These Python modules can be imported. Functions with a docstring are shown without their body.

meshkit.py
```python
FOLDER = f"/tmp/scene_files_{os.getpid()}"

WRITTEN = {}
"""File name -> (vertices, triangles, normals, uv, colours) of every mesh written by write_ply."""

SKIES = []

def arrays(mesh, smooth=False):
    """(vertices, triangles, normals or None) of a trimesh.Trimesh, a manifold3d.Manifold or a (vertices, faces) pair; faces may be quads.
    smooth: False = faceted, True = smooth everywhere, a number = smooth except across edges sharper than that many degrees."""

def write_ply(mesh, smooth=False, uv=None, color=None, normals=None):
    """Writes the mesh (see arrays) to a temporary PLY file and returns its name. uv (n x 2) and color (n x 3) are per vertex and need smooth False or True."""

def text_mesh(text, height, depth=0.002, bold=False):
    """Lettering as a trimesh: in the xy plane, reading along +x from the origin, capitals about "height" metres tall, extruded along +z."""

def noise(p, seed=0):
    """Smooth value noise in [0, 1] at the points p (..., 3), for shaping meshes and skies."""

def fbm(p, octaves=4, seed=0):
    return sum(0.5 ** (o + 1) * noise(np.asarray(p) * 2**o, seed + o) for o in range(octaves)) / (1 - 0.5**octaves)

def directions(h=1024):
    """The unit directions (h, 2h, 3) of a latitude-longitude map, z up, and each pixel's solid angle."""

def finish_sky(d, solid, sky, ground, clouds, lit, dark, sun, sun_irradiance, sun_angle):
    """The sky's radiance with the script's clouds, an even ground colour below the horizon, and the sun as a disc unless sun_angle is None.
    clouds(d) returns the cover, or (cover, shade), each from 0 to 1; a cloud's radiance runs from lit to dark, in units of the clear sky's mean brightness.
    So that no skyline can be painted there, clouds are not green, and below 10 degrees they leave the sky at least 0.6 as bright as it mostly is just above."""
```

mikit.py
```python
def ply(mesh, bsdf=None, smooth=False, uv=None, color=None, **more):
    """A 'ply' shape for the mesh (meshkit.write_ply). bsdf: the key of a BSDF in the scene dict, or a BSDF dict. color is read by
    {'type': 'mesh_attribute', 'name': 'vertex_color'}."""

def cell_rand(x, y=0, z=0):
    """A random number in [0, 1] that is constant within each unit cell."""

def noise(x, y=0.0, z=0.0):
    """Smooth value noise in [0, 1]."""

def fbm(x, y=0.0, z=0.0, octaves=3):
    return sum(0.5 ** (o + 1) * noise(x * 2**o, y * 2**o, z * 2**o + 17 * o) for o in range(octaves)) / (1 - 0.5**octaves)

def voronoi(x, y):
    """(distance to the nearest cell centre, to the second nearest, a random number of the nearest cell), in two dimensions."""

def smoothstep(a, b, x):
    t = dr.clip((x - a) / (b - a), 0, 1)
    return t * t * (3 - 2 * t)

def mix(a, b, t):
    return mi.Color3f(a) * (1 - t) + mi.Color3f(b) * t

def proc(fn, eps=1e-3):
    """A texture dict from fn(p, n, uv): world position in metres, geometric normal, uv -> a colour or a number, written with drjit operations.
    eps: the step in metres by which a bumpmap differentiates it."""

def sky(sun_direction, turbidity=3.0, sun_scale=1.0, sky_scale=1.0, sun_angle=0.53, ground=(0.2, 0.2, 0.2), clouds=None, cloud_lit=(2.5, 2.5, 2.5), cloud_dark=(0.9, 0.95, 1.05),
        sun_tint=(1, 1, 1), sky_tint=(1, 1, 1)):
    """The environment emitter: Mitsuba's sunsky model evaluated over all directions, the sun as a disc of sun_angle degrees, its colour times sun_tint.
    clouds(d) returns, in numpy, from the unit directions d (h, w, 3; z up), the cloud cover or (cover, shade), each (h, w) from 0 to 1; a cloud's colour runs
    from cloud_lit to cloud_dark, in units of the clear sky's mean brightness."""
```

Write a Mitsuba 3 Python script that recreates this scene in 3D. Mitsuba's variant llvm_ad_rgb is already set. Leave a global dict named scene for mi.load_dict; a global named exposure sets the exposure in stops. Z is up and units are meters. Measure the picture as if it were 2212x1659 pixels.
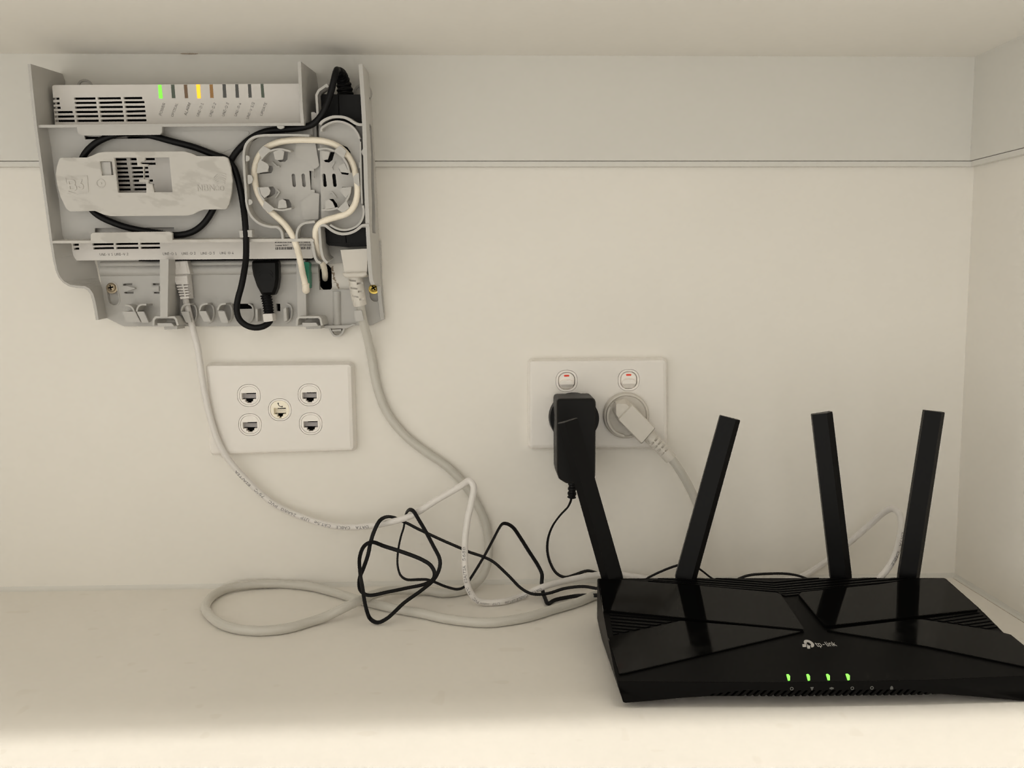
# A cupboard shelf with a wall bracket holding a network terminal, wall plates, a router and its cables.
# Lengths are in millimetres until a mesh is written; x right along the back wall, y into the wall, z up from the shelf.
import math, random
import numpy as np, trimesh, mitsuba as mi, mikit, meshkit
import manifold3d as m3
import drjit as dr
from shapely.geometry import Polygon, LineString, Point, MultiPolygon, box as sbox
from shapely.ops import unary_union
from shapely import affinity
random.seed(3); np.random.seed(3)
T = mi.ScalarTransform4f
MM = 0.001
scene, labels = {}, {}

# ---------------------------------------------------------------- camera, light, exposure
scene['camera'] = {'type': 'perspective', 'fov': 57.22, 'fov_axis': 'x', 'near_clip': 0.02, 'far_clip': 50.0,
    'to_world': T().look_at(origin=[0.0, -0.78258, 0.25644], target=[0.0324823, 0.2111309, 0.1492783], up=[0.00784803, 0.10696136, 0.9942322])}
exposure = 0.0
AMBIENT = 1.55
scene['room_light'] = {'type': 'constant', 'radiance': {'type': 'rgb', 'value': [AMBIENT, AMBIENT * 0.955, AMBIENT * 0.865]}}
LAMPS = (((-60, -560, 1740), 880.0), ((250, -636, 1740), 220.0))        # two downlights in the room's ceiling, in front of the cupboard

# ---------------------------------------------------------------- materials
def rgb(c): return {'type': 'rgb', 'value': list(c)}
def prin(name, col, rough=0.45, spec=0.4, metal=0.0, **kw):
    scene[name] = {'type': 'twosided', 'bsdf': {'type': 'principled', 'base_color': rgb(col) if not isinstance(col, dict) else col,
        'roughness': rough, 'specular': spec, 'metallic': metal, **kw}}
    return name
def paint_fn(base, amt, scale, speck):
    def fn(p, n, uv):
        v = mikit.fbm(p.x * scale, p.y * scale, p.z * scale, 4)
        w = mikit.noise(p.x * 260.0, p.y * 260.0, p.z * 260.0)
        s = mikit.smoothstep(0.905, 0.96, mikit.noise(p.x * 75.0 + 31.0, p.y * 75.0, p.z * 75.0))
        k = 1.0 - amt * (1.0 - v) - 0.012 * w
        return mikit.mix(mi.Color3f(base) * k, mi.Color3f([0.42, 0.36, 0.27]), s * speck)
    return fn
scene['paint'] = {'type': 'twosided', 'bsdf': {'type': 'diffuse', 'reflectance': mikit.proc(paint_fn([0.75, 0.727, 0.68], 0.05, 9.0, 0.0))}}
prin('side_paint', (0.30, 0.28, 0.25), 0.8, 0.2)
scene['rail_paint'] = {'type': 'twosided', 'bsdf': {'type': 'diffuse', 'reflectance': mikit.proc(paint_fn([0.64, 0.63, 0.595], 0.04, 11.0, 0.0))}}
scene['shelf_paint'] = {'type': 'twosided', 'bsdf': {'type': 'principled', 'base_color': mikit.proc(paint_fn([0.68, 0.655, 0.61], 0.05, 13.0, 0.10)), 'roughness': 0.5, 'specular': 0.3}}
prin('gap_dark', (0.10, 0.085, 0.07), 0.9, 0.1)
prin('bracket_grey', (0.405, 0.397, 0.378), 0.45, 0.4)
def dirt(p, n, uv):
    v = mikit.fbm(p.x * 70.0 + p.z * 50.0, p.y * 55.0, p.z * 110.0, 5)
    return mikit.mix([0.47, 0.455, 0.425], [0.41, 0.395, 0.365], mikit.smoothstep(0.48, 0.62, v))
prin('bracket_worn', mikit.proc(dirt), 0.5, 0.35)
prin('terminal_white', (0.56, 0.54, 0.515), 0.42, 0.4)
prin('plate_white', (0.67, 0.645, 0.61), 0.3, 0.5)
prin('jack_white', (0.73, 0.70, 0.66), 0.3, 0.5)
prin('jack_ivory', (0.80, 0.75, 0.62), 0.35, 0.5)
prin('jack_grey', (0.36, 0.34, 0.34), 0.5, 0.3)
prin('cord_white', (0.48, 0.465, 0.425), 0.4, 0.45)
prin('plug_white', (0.53, 0.505, 0.46), 0.4, 0.45)
prin('data_cable_white', (0.62, 0.60, 0.58), 0.38, 0.45)
prin('fibre_cream', (0.76, 0.70, 0.59), 0.4, 0.45)
prin('fibre_green', (0.012, 0.17, 0.10), 0.35, 0.4)
prin('clear_plastic', (0.50, 0.48, 0.45), 0.18, 0.6)
prin('black_plastic', (0.0038, 0.0038, 0.004), 0.42, 0.15)
prin('black_soft', (0.0036, 0.0036, 0.0042), 0.45, 0.16)
prin('adapter_black', (0.0045, 0.0044, 0.0045), 0.42, 0.15)
prin('router_matte', (0.0030, 0.0029, 0.0030), 0.4, 0.05)
prin('router_rib', (0.0022, 0.0022, 0.0023), 0.4, 0.08)
def smudge(p, n, uv):
    v = mikit.fbm(p.x * 38.0, p.y * 38.0, p.z * 10.0, 4)
    return 0.07 + 0.16 * mikit.smoothstep(0.55, 0.75, v)
scene['router_gloss'] = {'type': 'twosided', 'bsdf': {'type': 'principled', 'base_color': rgb((0.002, 0.002, 0.002)), 'roughness': mikit.proc(smudge), 'specular': 0.10}}
prin('antenna_black', (0.0034, 0.0034, 0.0037), 0.35, 0.11)
prin('void_black', (0.003, 0.003, 0.003), 0.9, 0.05)
prin('ink', (0.055, 0.05, 0.05), 0.7, 0.2)
prin('cable_ink', (0.16, 0.155, 0.16), 0.6, 0.2)
prin('logo_grey', (0.42, 0.41, 0.40), 0.4, 0.4)
prin('icon_grey', (0.07, 0.072, 0.07), 0.5, 0.3)
prin('switch_red', (0.72, 0.05, 0.025), 0.4, 0.4)
prin('led_off_dark', (0.035, 0.035, 0.03), 0.25, 0.5)
prin('led_off_green', (0.035, 0.055, 0.03), 0.25, 0.5)
prin('led_off_amber', (0.12, 0.062, 0.018), 0.25, 0.5)
prin('led_off_orange', (0.26, 0.12, 0.015), 0.25, 0.5)
prin('led_green', (0.2, 0.8, 0.1), 0.3, 0.4)
prin('led_yellow', (0.7, 0.38, 0.03), 0.3, 0.4)
prin('screw_zinc', (0.42, 0.35, 0.25), 0.4, 0.5, 0.7)
prin('screw_brass', (0.62, 0.46, 0.12), 0.3, 0.5, 0.9)
prin('debris', (0.30, 0.25, 0.20), 0.9, 0.1)
prin('lamp_white', (0.8, 0.8, 0.8), 0.5, 0.3)

# ---------------------------------------------------------------- helpers
def frame(O, e1, e2, n):
    M = np.eye(4); M[:3, 0], M[:3, 1], M[:3, 2], M[:3, 3] = e1, e2, n, O
    return M
_t, _a = math.atan(.143), math.atan(.1185)
WALL = frame((0, 0, 0), (1, 0, 0), (0, 0, 1), (0, -1, 0))                                        # w = distance out from the back wall
TRAY = frame((0, -62, 418), (1, 0, 0), (0, -math.sin(_t), math.cos(_t)), (0, -math.cos(_t), -math.sin(_t)))   # the bracket leans forward at the top
LID = frame((0, -104, 33), (1, 0, 0), (0, math.cos(_a), math.sin(_a)), (0, -math.sin(_a), math.cos(_a)))      # the router's sloping lid
FLOOR = frame((0, 0, 0), (1, 0, 0), (0, 1, 0), (0, 0, 1))

def key_for(name, parent=None):
    base = (parent + '__' if parent else '') + name
    k, i = base, 0
    while k in scene or k in labels or any(s.startswith(k + '__') for s in scene):
        i += 1; k = '%s_%03d' % (base, i)
    return k
def thing(name, label, category, group=None):
    k = key_for(name); labels[k] = {'label': label, 'category': category}
    if group: labels[k]['group'] = group
    return k
def tm(m):
    if hasattr(m, 'to_mesh'):
        q = m.to_mesh(); return trimesh.Trimesh(np.array(q.vert_properties[:, :3], float), np.array(q.tri_verts), process=False)
    return m
def put(name, m, bsdf, parent=None, smooth=32, label=None, kind=None, **more):
    if isinstance(m, (list, tuple)): m = trimesh.util.concatenate([tm(x) for x in m])
    m = tm(m).copy(); m.vertices = m.vertices * MM
    k = key_for(name, parent)
    scene[k] = mikit.ply(m, bsdf, smooth=smooth, **more)
    if label or kind:
        labels[k] = {}
        if label: labels[k]['label'] = label
        if kind: labels[k]['kind'] = kind
    return k
def structure(name, m, bsdf, smooth=False, parent=None): return put(name, m, bsdf, parent, smooth, None, 'structure')

def poly(pts, r=0.0, seg=6):
    p = pts if not isinstance(pts, list) else Polygon(pts)
    if not p.is_valid: p = p.buffer(0)
    if r: p = p.buffer(-r, quad_segs=seg).buffer(2 * r, quad_segs=seg).buffer(-r, quad_segs=seg)
    return p.simplify(0.02)
def cs(p):
    rings = []
    for g in getattr(p, 'geoms', [p]):
        if g.is_empty: continue
        rings.append(np.array(g.exterior.coords)[:-1]); rings += [np.array(h.coords)[:-1] for h in g.interiors]
    return m3.CrossSection(rings, m3.FillRule.EvenOdd)
def tf(m, F): return m.transform(F[:3, :4])
def ext(p, w0, w1, F=WALL, r=0.0, bevel=0.0):
    """A plate: the outline p, from w0 to w1 along the frame's normal; bevel eases the front edge."""
    p = poly(p, r)
    if not bevel: m = m3.Manifold.extrude(cs(p), w1 - w0).translate((0, 0, w0))
    else:
        m = m3.Manifold()
        for t in (1.0, 0.62, 0.29, 0.0):
            a = math.acos(t) if t < 1 else 0
            q = p.buffer(-bevel * (1 - math.cos(math.asin(1 - t)))) if t < 1 else p
            q = p if t == 1.0 else p.buffer(-bevel * (1 - math.sqrt(max(0, 1 - (1 - t) ** 2))))
            h = w1 - bevel + bevel * (1 - t)
            m += m3.Manifold.extrude(cs(q), h - w0).translate((0, 0, w0))
    return tf(m, F)
def hullstack(layers, F=WALL):
    """A convex solid through flat outlines [(outline, w), ...]."""
    pts = np.vstack([np.c_[np.array(poly(p).exterior.coords)[:-1], np.full(len(poly(p).exterior.coords) - 1, w)] for p, w in layers])
    return tf(m3.Manifold.hull_points(pts), F)
def soft_plate(p, w0, w1, b, F=WALL, r=0.0, n=4):
    """A convex plate whose front edge is rounded by b."""
    p = poly(p, r); L = [(p, w0)]
    for i in range(n + 1):
        a = i / n * math.pi / 2
        L.append((p.buffer(-b * (1 - math.cos(a)) - 1e-3, quad_segs=6), w1 - b + b * math.sin(a)))
    return hullstack(L, F)
def bx(x0, x1, y0, y1, z0, z1): return m3.Manifold.cube((x1 - x0, y1 - y0, z1 - z0)).translate((x0, y0, z0))
def rbox(cx, cy, cz, sx, sy, sz, r):
    s = m3.Manifold.sphere(r, 16)
    return m3.Manifold.batch_hull([s.translate((cx + a * (sx / 2 - r), cy + b * (sy / 2 - r), cz + c * (sz / 2 - r))) for a in (-1, 1) for b in (-1, 1) for c in (-1, 1)])
def spline(pts, step=1.5):
    """A centripetal Catmull-Rom curve through the points."""
    P = np.array(pts, float); P = P[np.r_[True, np.linalg.norm(np.diff(P, axis=0), axis=1) > 1e-6]]
    P = np.vstack([2 * P[0] - P[1], P, 2 * P[-1] - P[-2]]); out = []
    for i in range(1, len(P) - 2):
        p0, p1, p2, p3 = P[i - 1:i + 3]
        t = np.cumsum([0] + [max(np.linalg.norm(b - a), 1e-6) ** 0.5 for a, b in ((p0, p1), (p1, p2), (p2, p3))])
        n = max(2, int(np.linalg.norm(p2 - p1) / step)); s = np.linspace(t[1], t[2], n, endpoint=False)[:, None]
        L = lambda a, b, ta, tb: (tb - s) / (tb - ta) * a + (s - ta) / (tb - ta) * b
        A1, A2, A3 = L(p0, p1, t[0], t[1]), L(p1, p2, t[1], t[2]), L(p2, p3, t[2], t[3])
        B1 = (t[2] - s) / (t[2] - t[0]) * A1 + (s - t[0]) / (t[2] - t[0]) * A2
        B2 = (t[3] - s) / (t[3] - t[1]) * A2 + (s - t[1]) / (t[3] - t[1]) * A3
        out.append((t[2] - s) / (t[2] - t[1]) * B1 + (s - t[1]) / (t[2] - t[1]) * B2)
    C = np.vstack(out + [P[-2:-1]])
    for _ in range(2): C[1:-1] = (C[:-2] + 2 * C[1:-1] + C[2:]) / 4
    return C
def frames(C, ref=(0.2, -1, 0.3)):
    t = np.gradient(C, axis=0); t /= np.linalg.norm(t, axis=1, keepdims=True)
    N = np.zeros_like(C); n = np.array(ref, float); n -= t[0] * (n @ t[0]); n /= np.linalg.norm(n)
    for i in range(len(C)):
        n = n - t[i] * (n @ t[i]); n /= np.linalg.norm(n); N[i] = n
    return t, N, np.cross(t, N)
def sweep(C, prof, ref=(0.2, -1, 0.3), scale=None):
    """Sweeps a closed profile (k x 2) along the curve C; scale: one factor per point."""
    t, N, B = frames(C, ref); prof = np.array(prof, float); k, n = len(prof), len(C)
    sc = np.ones(n) if scale is None else np.asarray(scale)
    V = (C[:, None] + sc[:, None, None] * (prof[None, :, :1] * N[:, None] + prof[None, :, 1:] * B[:, None])).reshape(-1, 3)
    f = []
    for j in range(k):
        a = np.arange(n - 1) * k + j; b = np.arange(n - 1) * k + (j + 1) % k
        f += [np.c_[a, b, b + k], np.c_[a, b + k, a + k]]
    c0, c1 = len(V), len(V) + 1; V = np.vstack([V, C[:1], C[-1:]]); j = np.arange(k)
    f += [np.c_[np.full(k, c0), (j + 1) % k, j], np.c_[np.full(k, c1), (n - 1) * k + j, (n - 1) * k + (j + 1) % k]]
    m = trimesh.Trimesh(V, np.vstack(f), process=False)
    if m.volume < 0: m.invert()
    return m
def ring(r, n=14): a = np.arange(n) * 2 * math.pi / n; return np.c_[r * np.cos(a), r * np.sin(a)]
def twin(r, g=1.0):
    a = np.linspace(-1.2, 1.2, 7); R = np.c_[r * g + r * np.cos(a), r * np.sin(a)]
    return np.vstack([R, [[0, r * .62]], np.c_[-R[:, 0], -R[:, 1]], [[0, -r * .62]]])
def tube(pts, r, n=14, step=1.5): return sweep(spline(pts, step), ring(r, n))
def strip(pts, th, w0, w1, F=TRAY, cap=2):
    """A thin upright wall along a line drawn in the frame."""
    return ext(LineString(pts).buffer(th / 2, cap_style=cap, join_style=1, quad_segs=4), w0, w1, F)
def arc(cx, cy, rx, ry, a0, a1, n=16):
    a = np.radians(np.linspace(a0, a1, n)); return [(cx + rx * math.cos(t), cy + ry * math.sin(t)) for t in a]
def smoothline(pts, step=1.0): return [tuple(p[:2]) for p in spline([(x, y, 0) for x, y in pts], step)]
_txt = {}
def letters(s, bold=False):
    if (s, bold) not in _txt:
        m = meshkit.text_mesh(s, 1.0, 0.08, bold); _txt[(s, bold)] = m
    return _txt[(s, bold)].copy()
def text_at(s, p0, p1, w, F, height=None, bold=False, depth=0.12):
    """Lettering from p0 to p1 (frame coordinates of its baseline) standing depth proud of w."""
    m = letters(s, bold); L = m.bounds[1][0] - m.bounds[0][0]; d = np.subtract(p1, p0); n = np.linalg.norm(d)
    k = n / L; h = height or k
    v = m.vertices.copy(); v[:, 0] = (v[:, 0] - m.bounds[0][0]) * k; v[:, 1] *= h; v[:, 2] = v[:, 2] / 0.08 * depth + w
    c, s_ = d / n
    v[:, :2] = np.c_[p0[0] + c * v[:, 0] - s_ * v[:, 1], p0[1] + s_ * v[:, 0] + c * v[:, 1]]
    m.vertices = v @ F[:3, :3].T + F[:3, 3]
    return m
def text_on_cable(s, C, r, start, end, out):
    """Printing that follows a cable: from near the point start to near end, on the side that faces out."""
    m = letters(s); m = trimesh.Trimesh(*trimesh.remesh.subdivide_to_size(m.vertices, m.faces, 0.22), process=False); b = m.bounds; i0, i1 = (int(np.argmin(np.linalg.norm(C - np.array(q), axis=1))) for q in (start, end))
    cum = np.r_[0, np.cumsum(np.linalg.norm(np.diff(C, axis=0), axis=1))]; s0, s1 = cum[i0], cum[i1]
    t = np.gradient(C, axis=0); t /= np.linalg.norm(t, axis=1, keepdims=True)
    u = (m.vertices[:, 0] - b[0][0]) / (b[1][0] - b[0][0]); k = abs(s1 - s0) / (b[1][0] - b[0][0])
    h = min(k, 2.3); m_y = (m.vertices[:, 1] - 0.5) * h
    ss = s0 + (s1 - s0) * u
    pos = np.c_[[np.interp(ss, cum, C[:, j]) for j in range(3)]].T; tt = np.c_[[np.interp(ss, cum, t[:, j]) for j in range(3)]].T
    if s1 < s0: tt = -tt
    tt /= np.linalg.norm(tt, axis=1, keepdims=True)
    o = np.array(out, float)[None] - tt * (tt @ np.array(out, float))[:, None]; o /= np.linalg.norm(o, axis=1, keepdims=True)
    up = np.cross(o, tt); a = m_y / r
    rr = r + 0.02 + (m.vertices[:, 2] > 0.04) * 0.10
    m.vertices = pos + rr[:, None] * (np.cos(a)[:, None] * o + np.sin(a)[:, None] * up)
    return m
def band(front, back, th, side):
    """A bracket wall: strip between a front polyline and a back polyline (3D), th thick towards x*side."""
    Fp, Bp = np.array(front, float), np.array(back, float); n = len(Fp)
    mid = (Fp + Bp) / 2; tg = np.gradient(mid, axis=0); dp = Bp - Fp
    nr = np.cross(tg, dp); nr /= np.linalg.norm(nr, axis=1, keepdims=True)
    nr *= np.sign((nr[0] @ np.array([side, 0, 0])))
    V = np.vstack([Fp, Bp, Fp + nr * th, Bp + nr * th]); f = []
    for i in range(n - 1):
        a, b, c, d = i, i + n, i + 2 * n, i + 3 * n
        for q in ((a, a + 1, b + 1, b), (c, d, d + 1, c + 1), (a, c, c + 1, a + 1), (b, b + 1, d + 1, d)): f += [(q[0], q[1], q[2]), (q[0], q[2], q[3])]
    for i, s in ((0, 1), (n - 1, -1)):
        q = (i, i + n, i + 3 * n, i + 2 * n)[::s]; f += [(q[0], q[1], q[2]), (q[0], q[2], q[3])]
    m = trimesh.Trimesh(V, f, process=False)
    if m.volume < 0: m.invert()
    return m
def dense(front, n=60):
    P = np.array(front, float); c = np.r_[0, np.cumsum(np.linalg.norm(np.diff(P, axis=0), axis=1))]; c /= c[-1]
    return np.c_[[np.interp(np.linspace(0, 1, n), c, P[:, j]) for j in range(3)]].T

# ---------------------------------------------------------------- the cupboard
XR, XL, FRONT, HC, ZR, TR = 411.0, -760.0, -335.0, 437.5, 354.9, 7.7
structure('floor', bx(XL - 20, XR + 20, FRONT, 30, -18, 0), 'shelf_paint')
structure('ceiling', m3.Manifold.extrude(cs(Polygon([(XL - 20, FRONT - 14), (XR + 20, FRONT + 10), (XR + 20, 30), (XL - 20, 30)])), 18).translate((0, 0, HC)), 'paint')
hole = ext([(-132.5,266.9),(-130.1,271.9),(-125.6,272.2),(-122.6,268.8),(-122.6,252.9),(-124.2,251.4),(-129.9,251.4),(-132.5,254.4)], -22, 1, r=1.5)
structure('ceiling_001', bx(-2600, 2600, -3200, 400, 1748, 1790), 'paint')
structure('wall_back', bx(XL - 20, XR + 20, 0, 30, 0, HC) - hole, 'paint')
structure('wall_right', bx(XR, XR + 20, -600, 0, 0, HC), 'paint')
structure('wall_right_001', bx(XR, XR + 90, -1900, -600, -900, 1748), 'side_paint')
structure('wall_left', bx(XL - 20, XL, FRONT, 0, 0, HC), 'paint')
structure('trim_1', bx(XL, XR - TR, -TR, 0, ZR, HC), 'rail_paint')
structure('trim_2', bx(XR - TR, XR, FRONT + 2, 0, ZR, HC), 'rail_paint')
structure('trim_3', bx(XL, XR - TR + 1.5, -TR + 1.5, 0, ZR - 4.6, ZR - 0.45), 'rail_paint')
structure('trim_4', bx(XR - TR + 1.5, XR, FRONT + 2, 0, ZR - 4.6, ZR - 0.45), 'rail_paint')
put('hole_lining', ext([(-132.5,266.9),(-130.1,271.9),(-125.6,272.2),(-122.6,268.8),(-122.6,252.9),(-124.2,251.4),(-129.9,251.4),(-132.5,254.4)], -21.9, -1.5, r=1.5) - ext([(-132.2,266.6),(-129.8,271.5),(-126.0,271.8),(-123.0,268.4),(-123.0,253.3),(-124.6,251.8),(-129.5,251.8),(-132.1,254.8)], -21, 0, r=1.5), 'void_black', 'wall_back', False, 'dark cable hole cut through the wall')
crumbs = []
for i in range(34):
    u = random.random(); x, z = -122.0 + 3.2 * u * u + random.uniform(-.6, 1.0) + (1.5 if u > .8 else 0), 272 - 19 * u
    crumbs.append(m3.Manifold.sphere(random.choice((.25, .35, .5, .75)), 6).scale((1.2, .5, random.uniform(.6, 1.6))).rotate((0, random.uniform(0, 90), 0)).translate((x, -0.2, z)))
put('hole_edge_crumbs', crumbs, 'debris', 'wall_back', False, 'crumbled plaster at the rim of the cable hole', 'stuff')

bead = Polygon([(0, 0), (3.2, 0), (1.6, .7), (.6, 1.7), (0, 3.4)])
structure('trim_5', m3.Manifold.extrude(cs(bead), XR - XL).transform(np.array([[0, 0, 1, XL], [-1, 0, 0, 0], [0, 1, 0, 0]], float)), 'rail_paint', 40)
structure('trim_6', m3.Manifold.extrude(cs(bead), -FRONT - 4).transform(np.array([[-1, 0, 0, XR], [0, 0, 1, FRONT + 2], [0, 1, 0, 0]], float)), 'rail_paint', 40)
put('seam', bx(XR - 3.8, XR - 3.4, FRONT + 2, -4, 0.0, 0.1), 'debris', 'floor', False, 'dark seam along the right edge of the shelf')
q = [(-228.7,-10.0,438.8)][0]
put('mark', m3.Manifold.cylinder(.3, 7, 7, 24).scale((1, .22, 1)).translate((q[0], -9.6, HC - .3)), 'debris', 'ceiling', False, 'small brown round mark')
# the room's downlight, above and in front of the cupboard
for (lx_, ly_, lz_), power in LAMPS:
    dl = thing('downlight', ('bright' if power > 500 else 'dimmer') + ' round white downlight in the room above the cupboard', 'ceiling light')
    put('trim_ring', m3.Manifold.cylinder(6, 60, 60, 48).translate((lx_, ly_, lz_)) - m3.Manifold.cylinder(8, 46, 46, 48).translate((lx_, ly_, lz_ - 1)), 'lamp_white', dl)
    dk = trimesh.creation.cylinder(45, 1.0, sections=48); dk.apply_translation((lx_, ly_, lz_ + 3.5))
    put('diffuser', dk, 'lamp_white', dl, False, emitter={'type': 'area', 'radiance': rgb((power, power * 0.95, power * 0.86)), 'sampling_weight': 3.0})

#SECTIONS
# ---------------------------------------------------------------- wall bracket
br = thing('wall_bracket', 'grey plastic wall bracket with cable hooks and round organiser, screwed to the wall', 'wall bracket')
G = 'bracket_grey'
fr_ = [(-328.5,-62.0,417.5),(-328.5,-60.2,397.4),(-328.5,-57.5,373.8),(-328.3,-50.5,331.3),(-328.7,-42.5,290.1),(-329.1,-38.5,276.1),(-328.5,-37.0,267.6),(-327.1,-36.0,262.6),(-324.5,-35.0,259.0),(-320.5,-34.0,256.5),(-315.2,-33.0,255.7),(-309.9,-32.0,255.3),(-306.9,-31.0,253.2),(-304.9,-30.0,249.5),(-304.3,-28.0,243.7),(-304.0,-26.0,235.6),(-304.1,-24.0,228.5)]
bk_ = [(-328.9,-6.0,422.3),(-327.1,-6.0,416.6),(-326.3,-6.0,382.9),(-323.4,-6.0,335.8),(-320.9,-6.0,306.5),(-316.9,-6.0,284.3),(-312.5,-6.0,276.9),(-311.0,-6.0,271.3),(-310.1,-6.0,266.4),(-309.6,-6.0,262.0),(-309.0,-6.0,259.7),(-308.3,-6.0,257.9),(-307.7,-6.0,255.6),(-307.1,-6.0,252.6),(-306.4,-6.0,245.1),(-305.3,-6.0,236.5),(-304.5,-6.0,229.4)]
side_left = band(fr_, bk_, 2.2, -1)
put('side_panel', side_left, G, br)
fr_ = [(-86.3,-62.0,418.3),(-85.6,-60.0,398.0),(-85.1,-57.0,374.9),(-85.5,-50.0,331.1),(-85.7,-44.0,300.0),(-85.2,-39.0,268.1),(-84.5,-37.0,258.7),(-83.2,-36.0,255.8),(-81.8,-22.0,255.8),(-81.4,-12.0,254.3),(-80.7,-10.0,242.2),(-79.2,-9.0,227.1)]
bk_ = [(-88.4,-6.0,423.7),(-86.9,-6.0,408.6),(-85.5,-6.0,383.2),(-83.9,-6.0,335.6),(-83.0,-6.0,302.2),(-81.8,-6.0,268.6),(-81.6,-6.0,261.0),(-81.4,-6.0,258.0),(-81.3,-6.0,255.8),(-81.4,-5.5,253.5),(-81.3,-5.0,242.1),(-79.8,-4.0,226.9)]
side_r = m3.Manifold(m3.Mesh(np.array(band(fr_, bk_, 3.0, -1).vertices, np.float32), np.array(band(fr_, bk_, 3.0, -1).faces, np.uint32)))
slot_ = m3.Manifold.cube((40, 14, 84)).translate((-110, -33, 296))
put('side_panel', (side_r - slot_) if side_r.status() == m3.Error.NoError else band(fr_, bk_, 3.0, -1), G, br)
fr_ = [(-131.6,-62.0,419.8),(-131.8,-60.0,401.2),(-131.8,-58.5,388.1),(-131.5,-56.5,374.6)]
bk_ = [(-129.8,-7.0,423.4),(-128.3,-7.0,411.9),(-127.9,-7.0,397.5),(-128.4,-7.0,381.2)]
put('divider_panel', band(fr_, bk_, 2.4, -1), G, br)
# rims round the tray, each with its tab
put('upper_rim', ext([(-329.5,-43.6),(-132.2,-41.9),(-131.7,-43.9),(-329.8,-45.6)], -24, -0.2, TRAY) + ext([(-300.4,-44.6),(-237.2,-43.9),(-237.7,-48.9),(-239.5,-50.6),(-296.7,-51.3),(-299.9,-49.3)], -3, 0.3, TRAY, bevel=.5), G, br)
put('lower_rim', ext([(-328.2,-129.4),(-130.9,-128.2),(-129.1,-129.1),(-128.8,-130.5),(-328.4,-131.3)], -24, -0.2, TRAY) + ext([(-299.2,-130.0),(-298.6,-124.7),(-297.0,-123.2),(-238.7,-122.6),(-236.7,-123.8),(-236.9,-129.5)], -3, 0.3, TRAY, bevel=.5), 'bracket_worn', br)
put('end_lip', strip([(-131.4,-129.0),(-130.2,-132.2),(-129.7,-137.3),(-128.9,-142.7),(-127.3,-145.9),(-124.5,-147.4)], 2.0, -22, -1), G, br)
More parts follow.
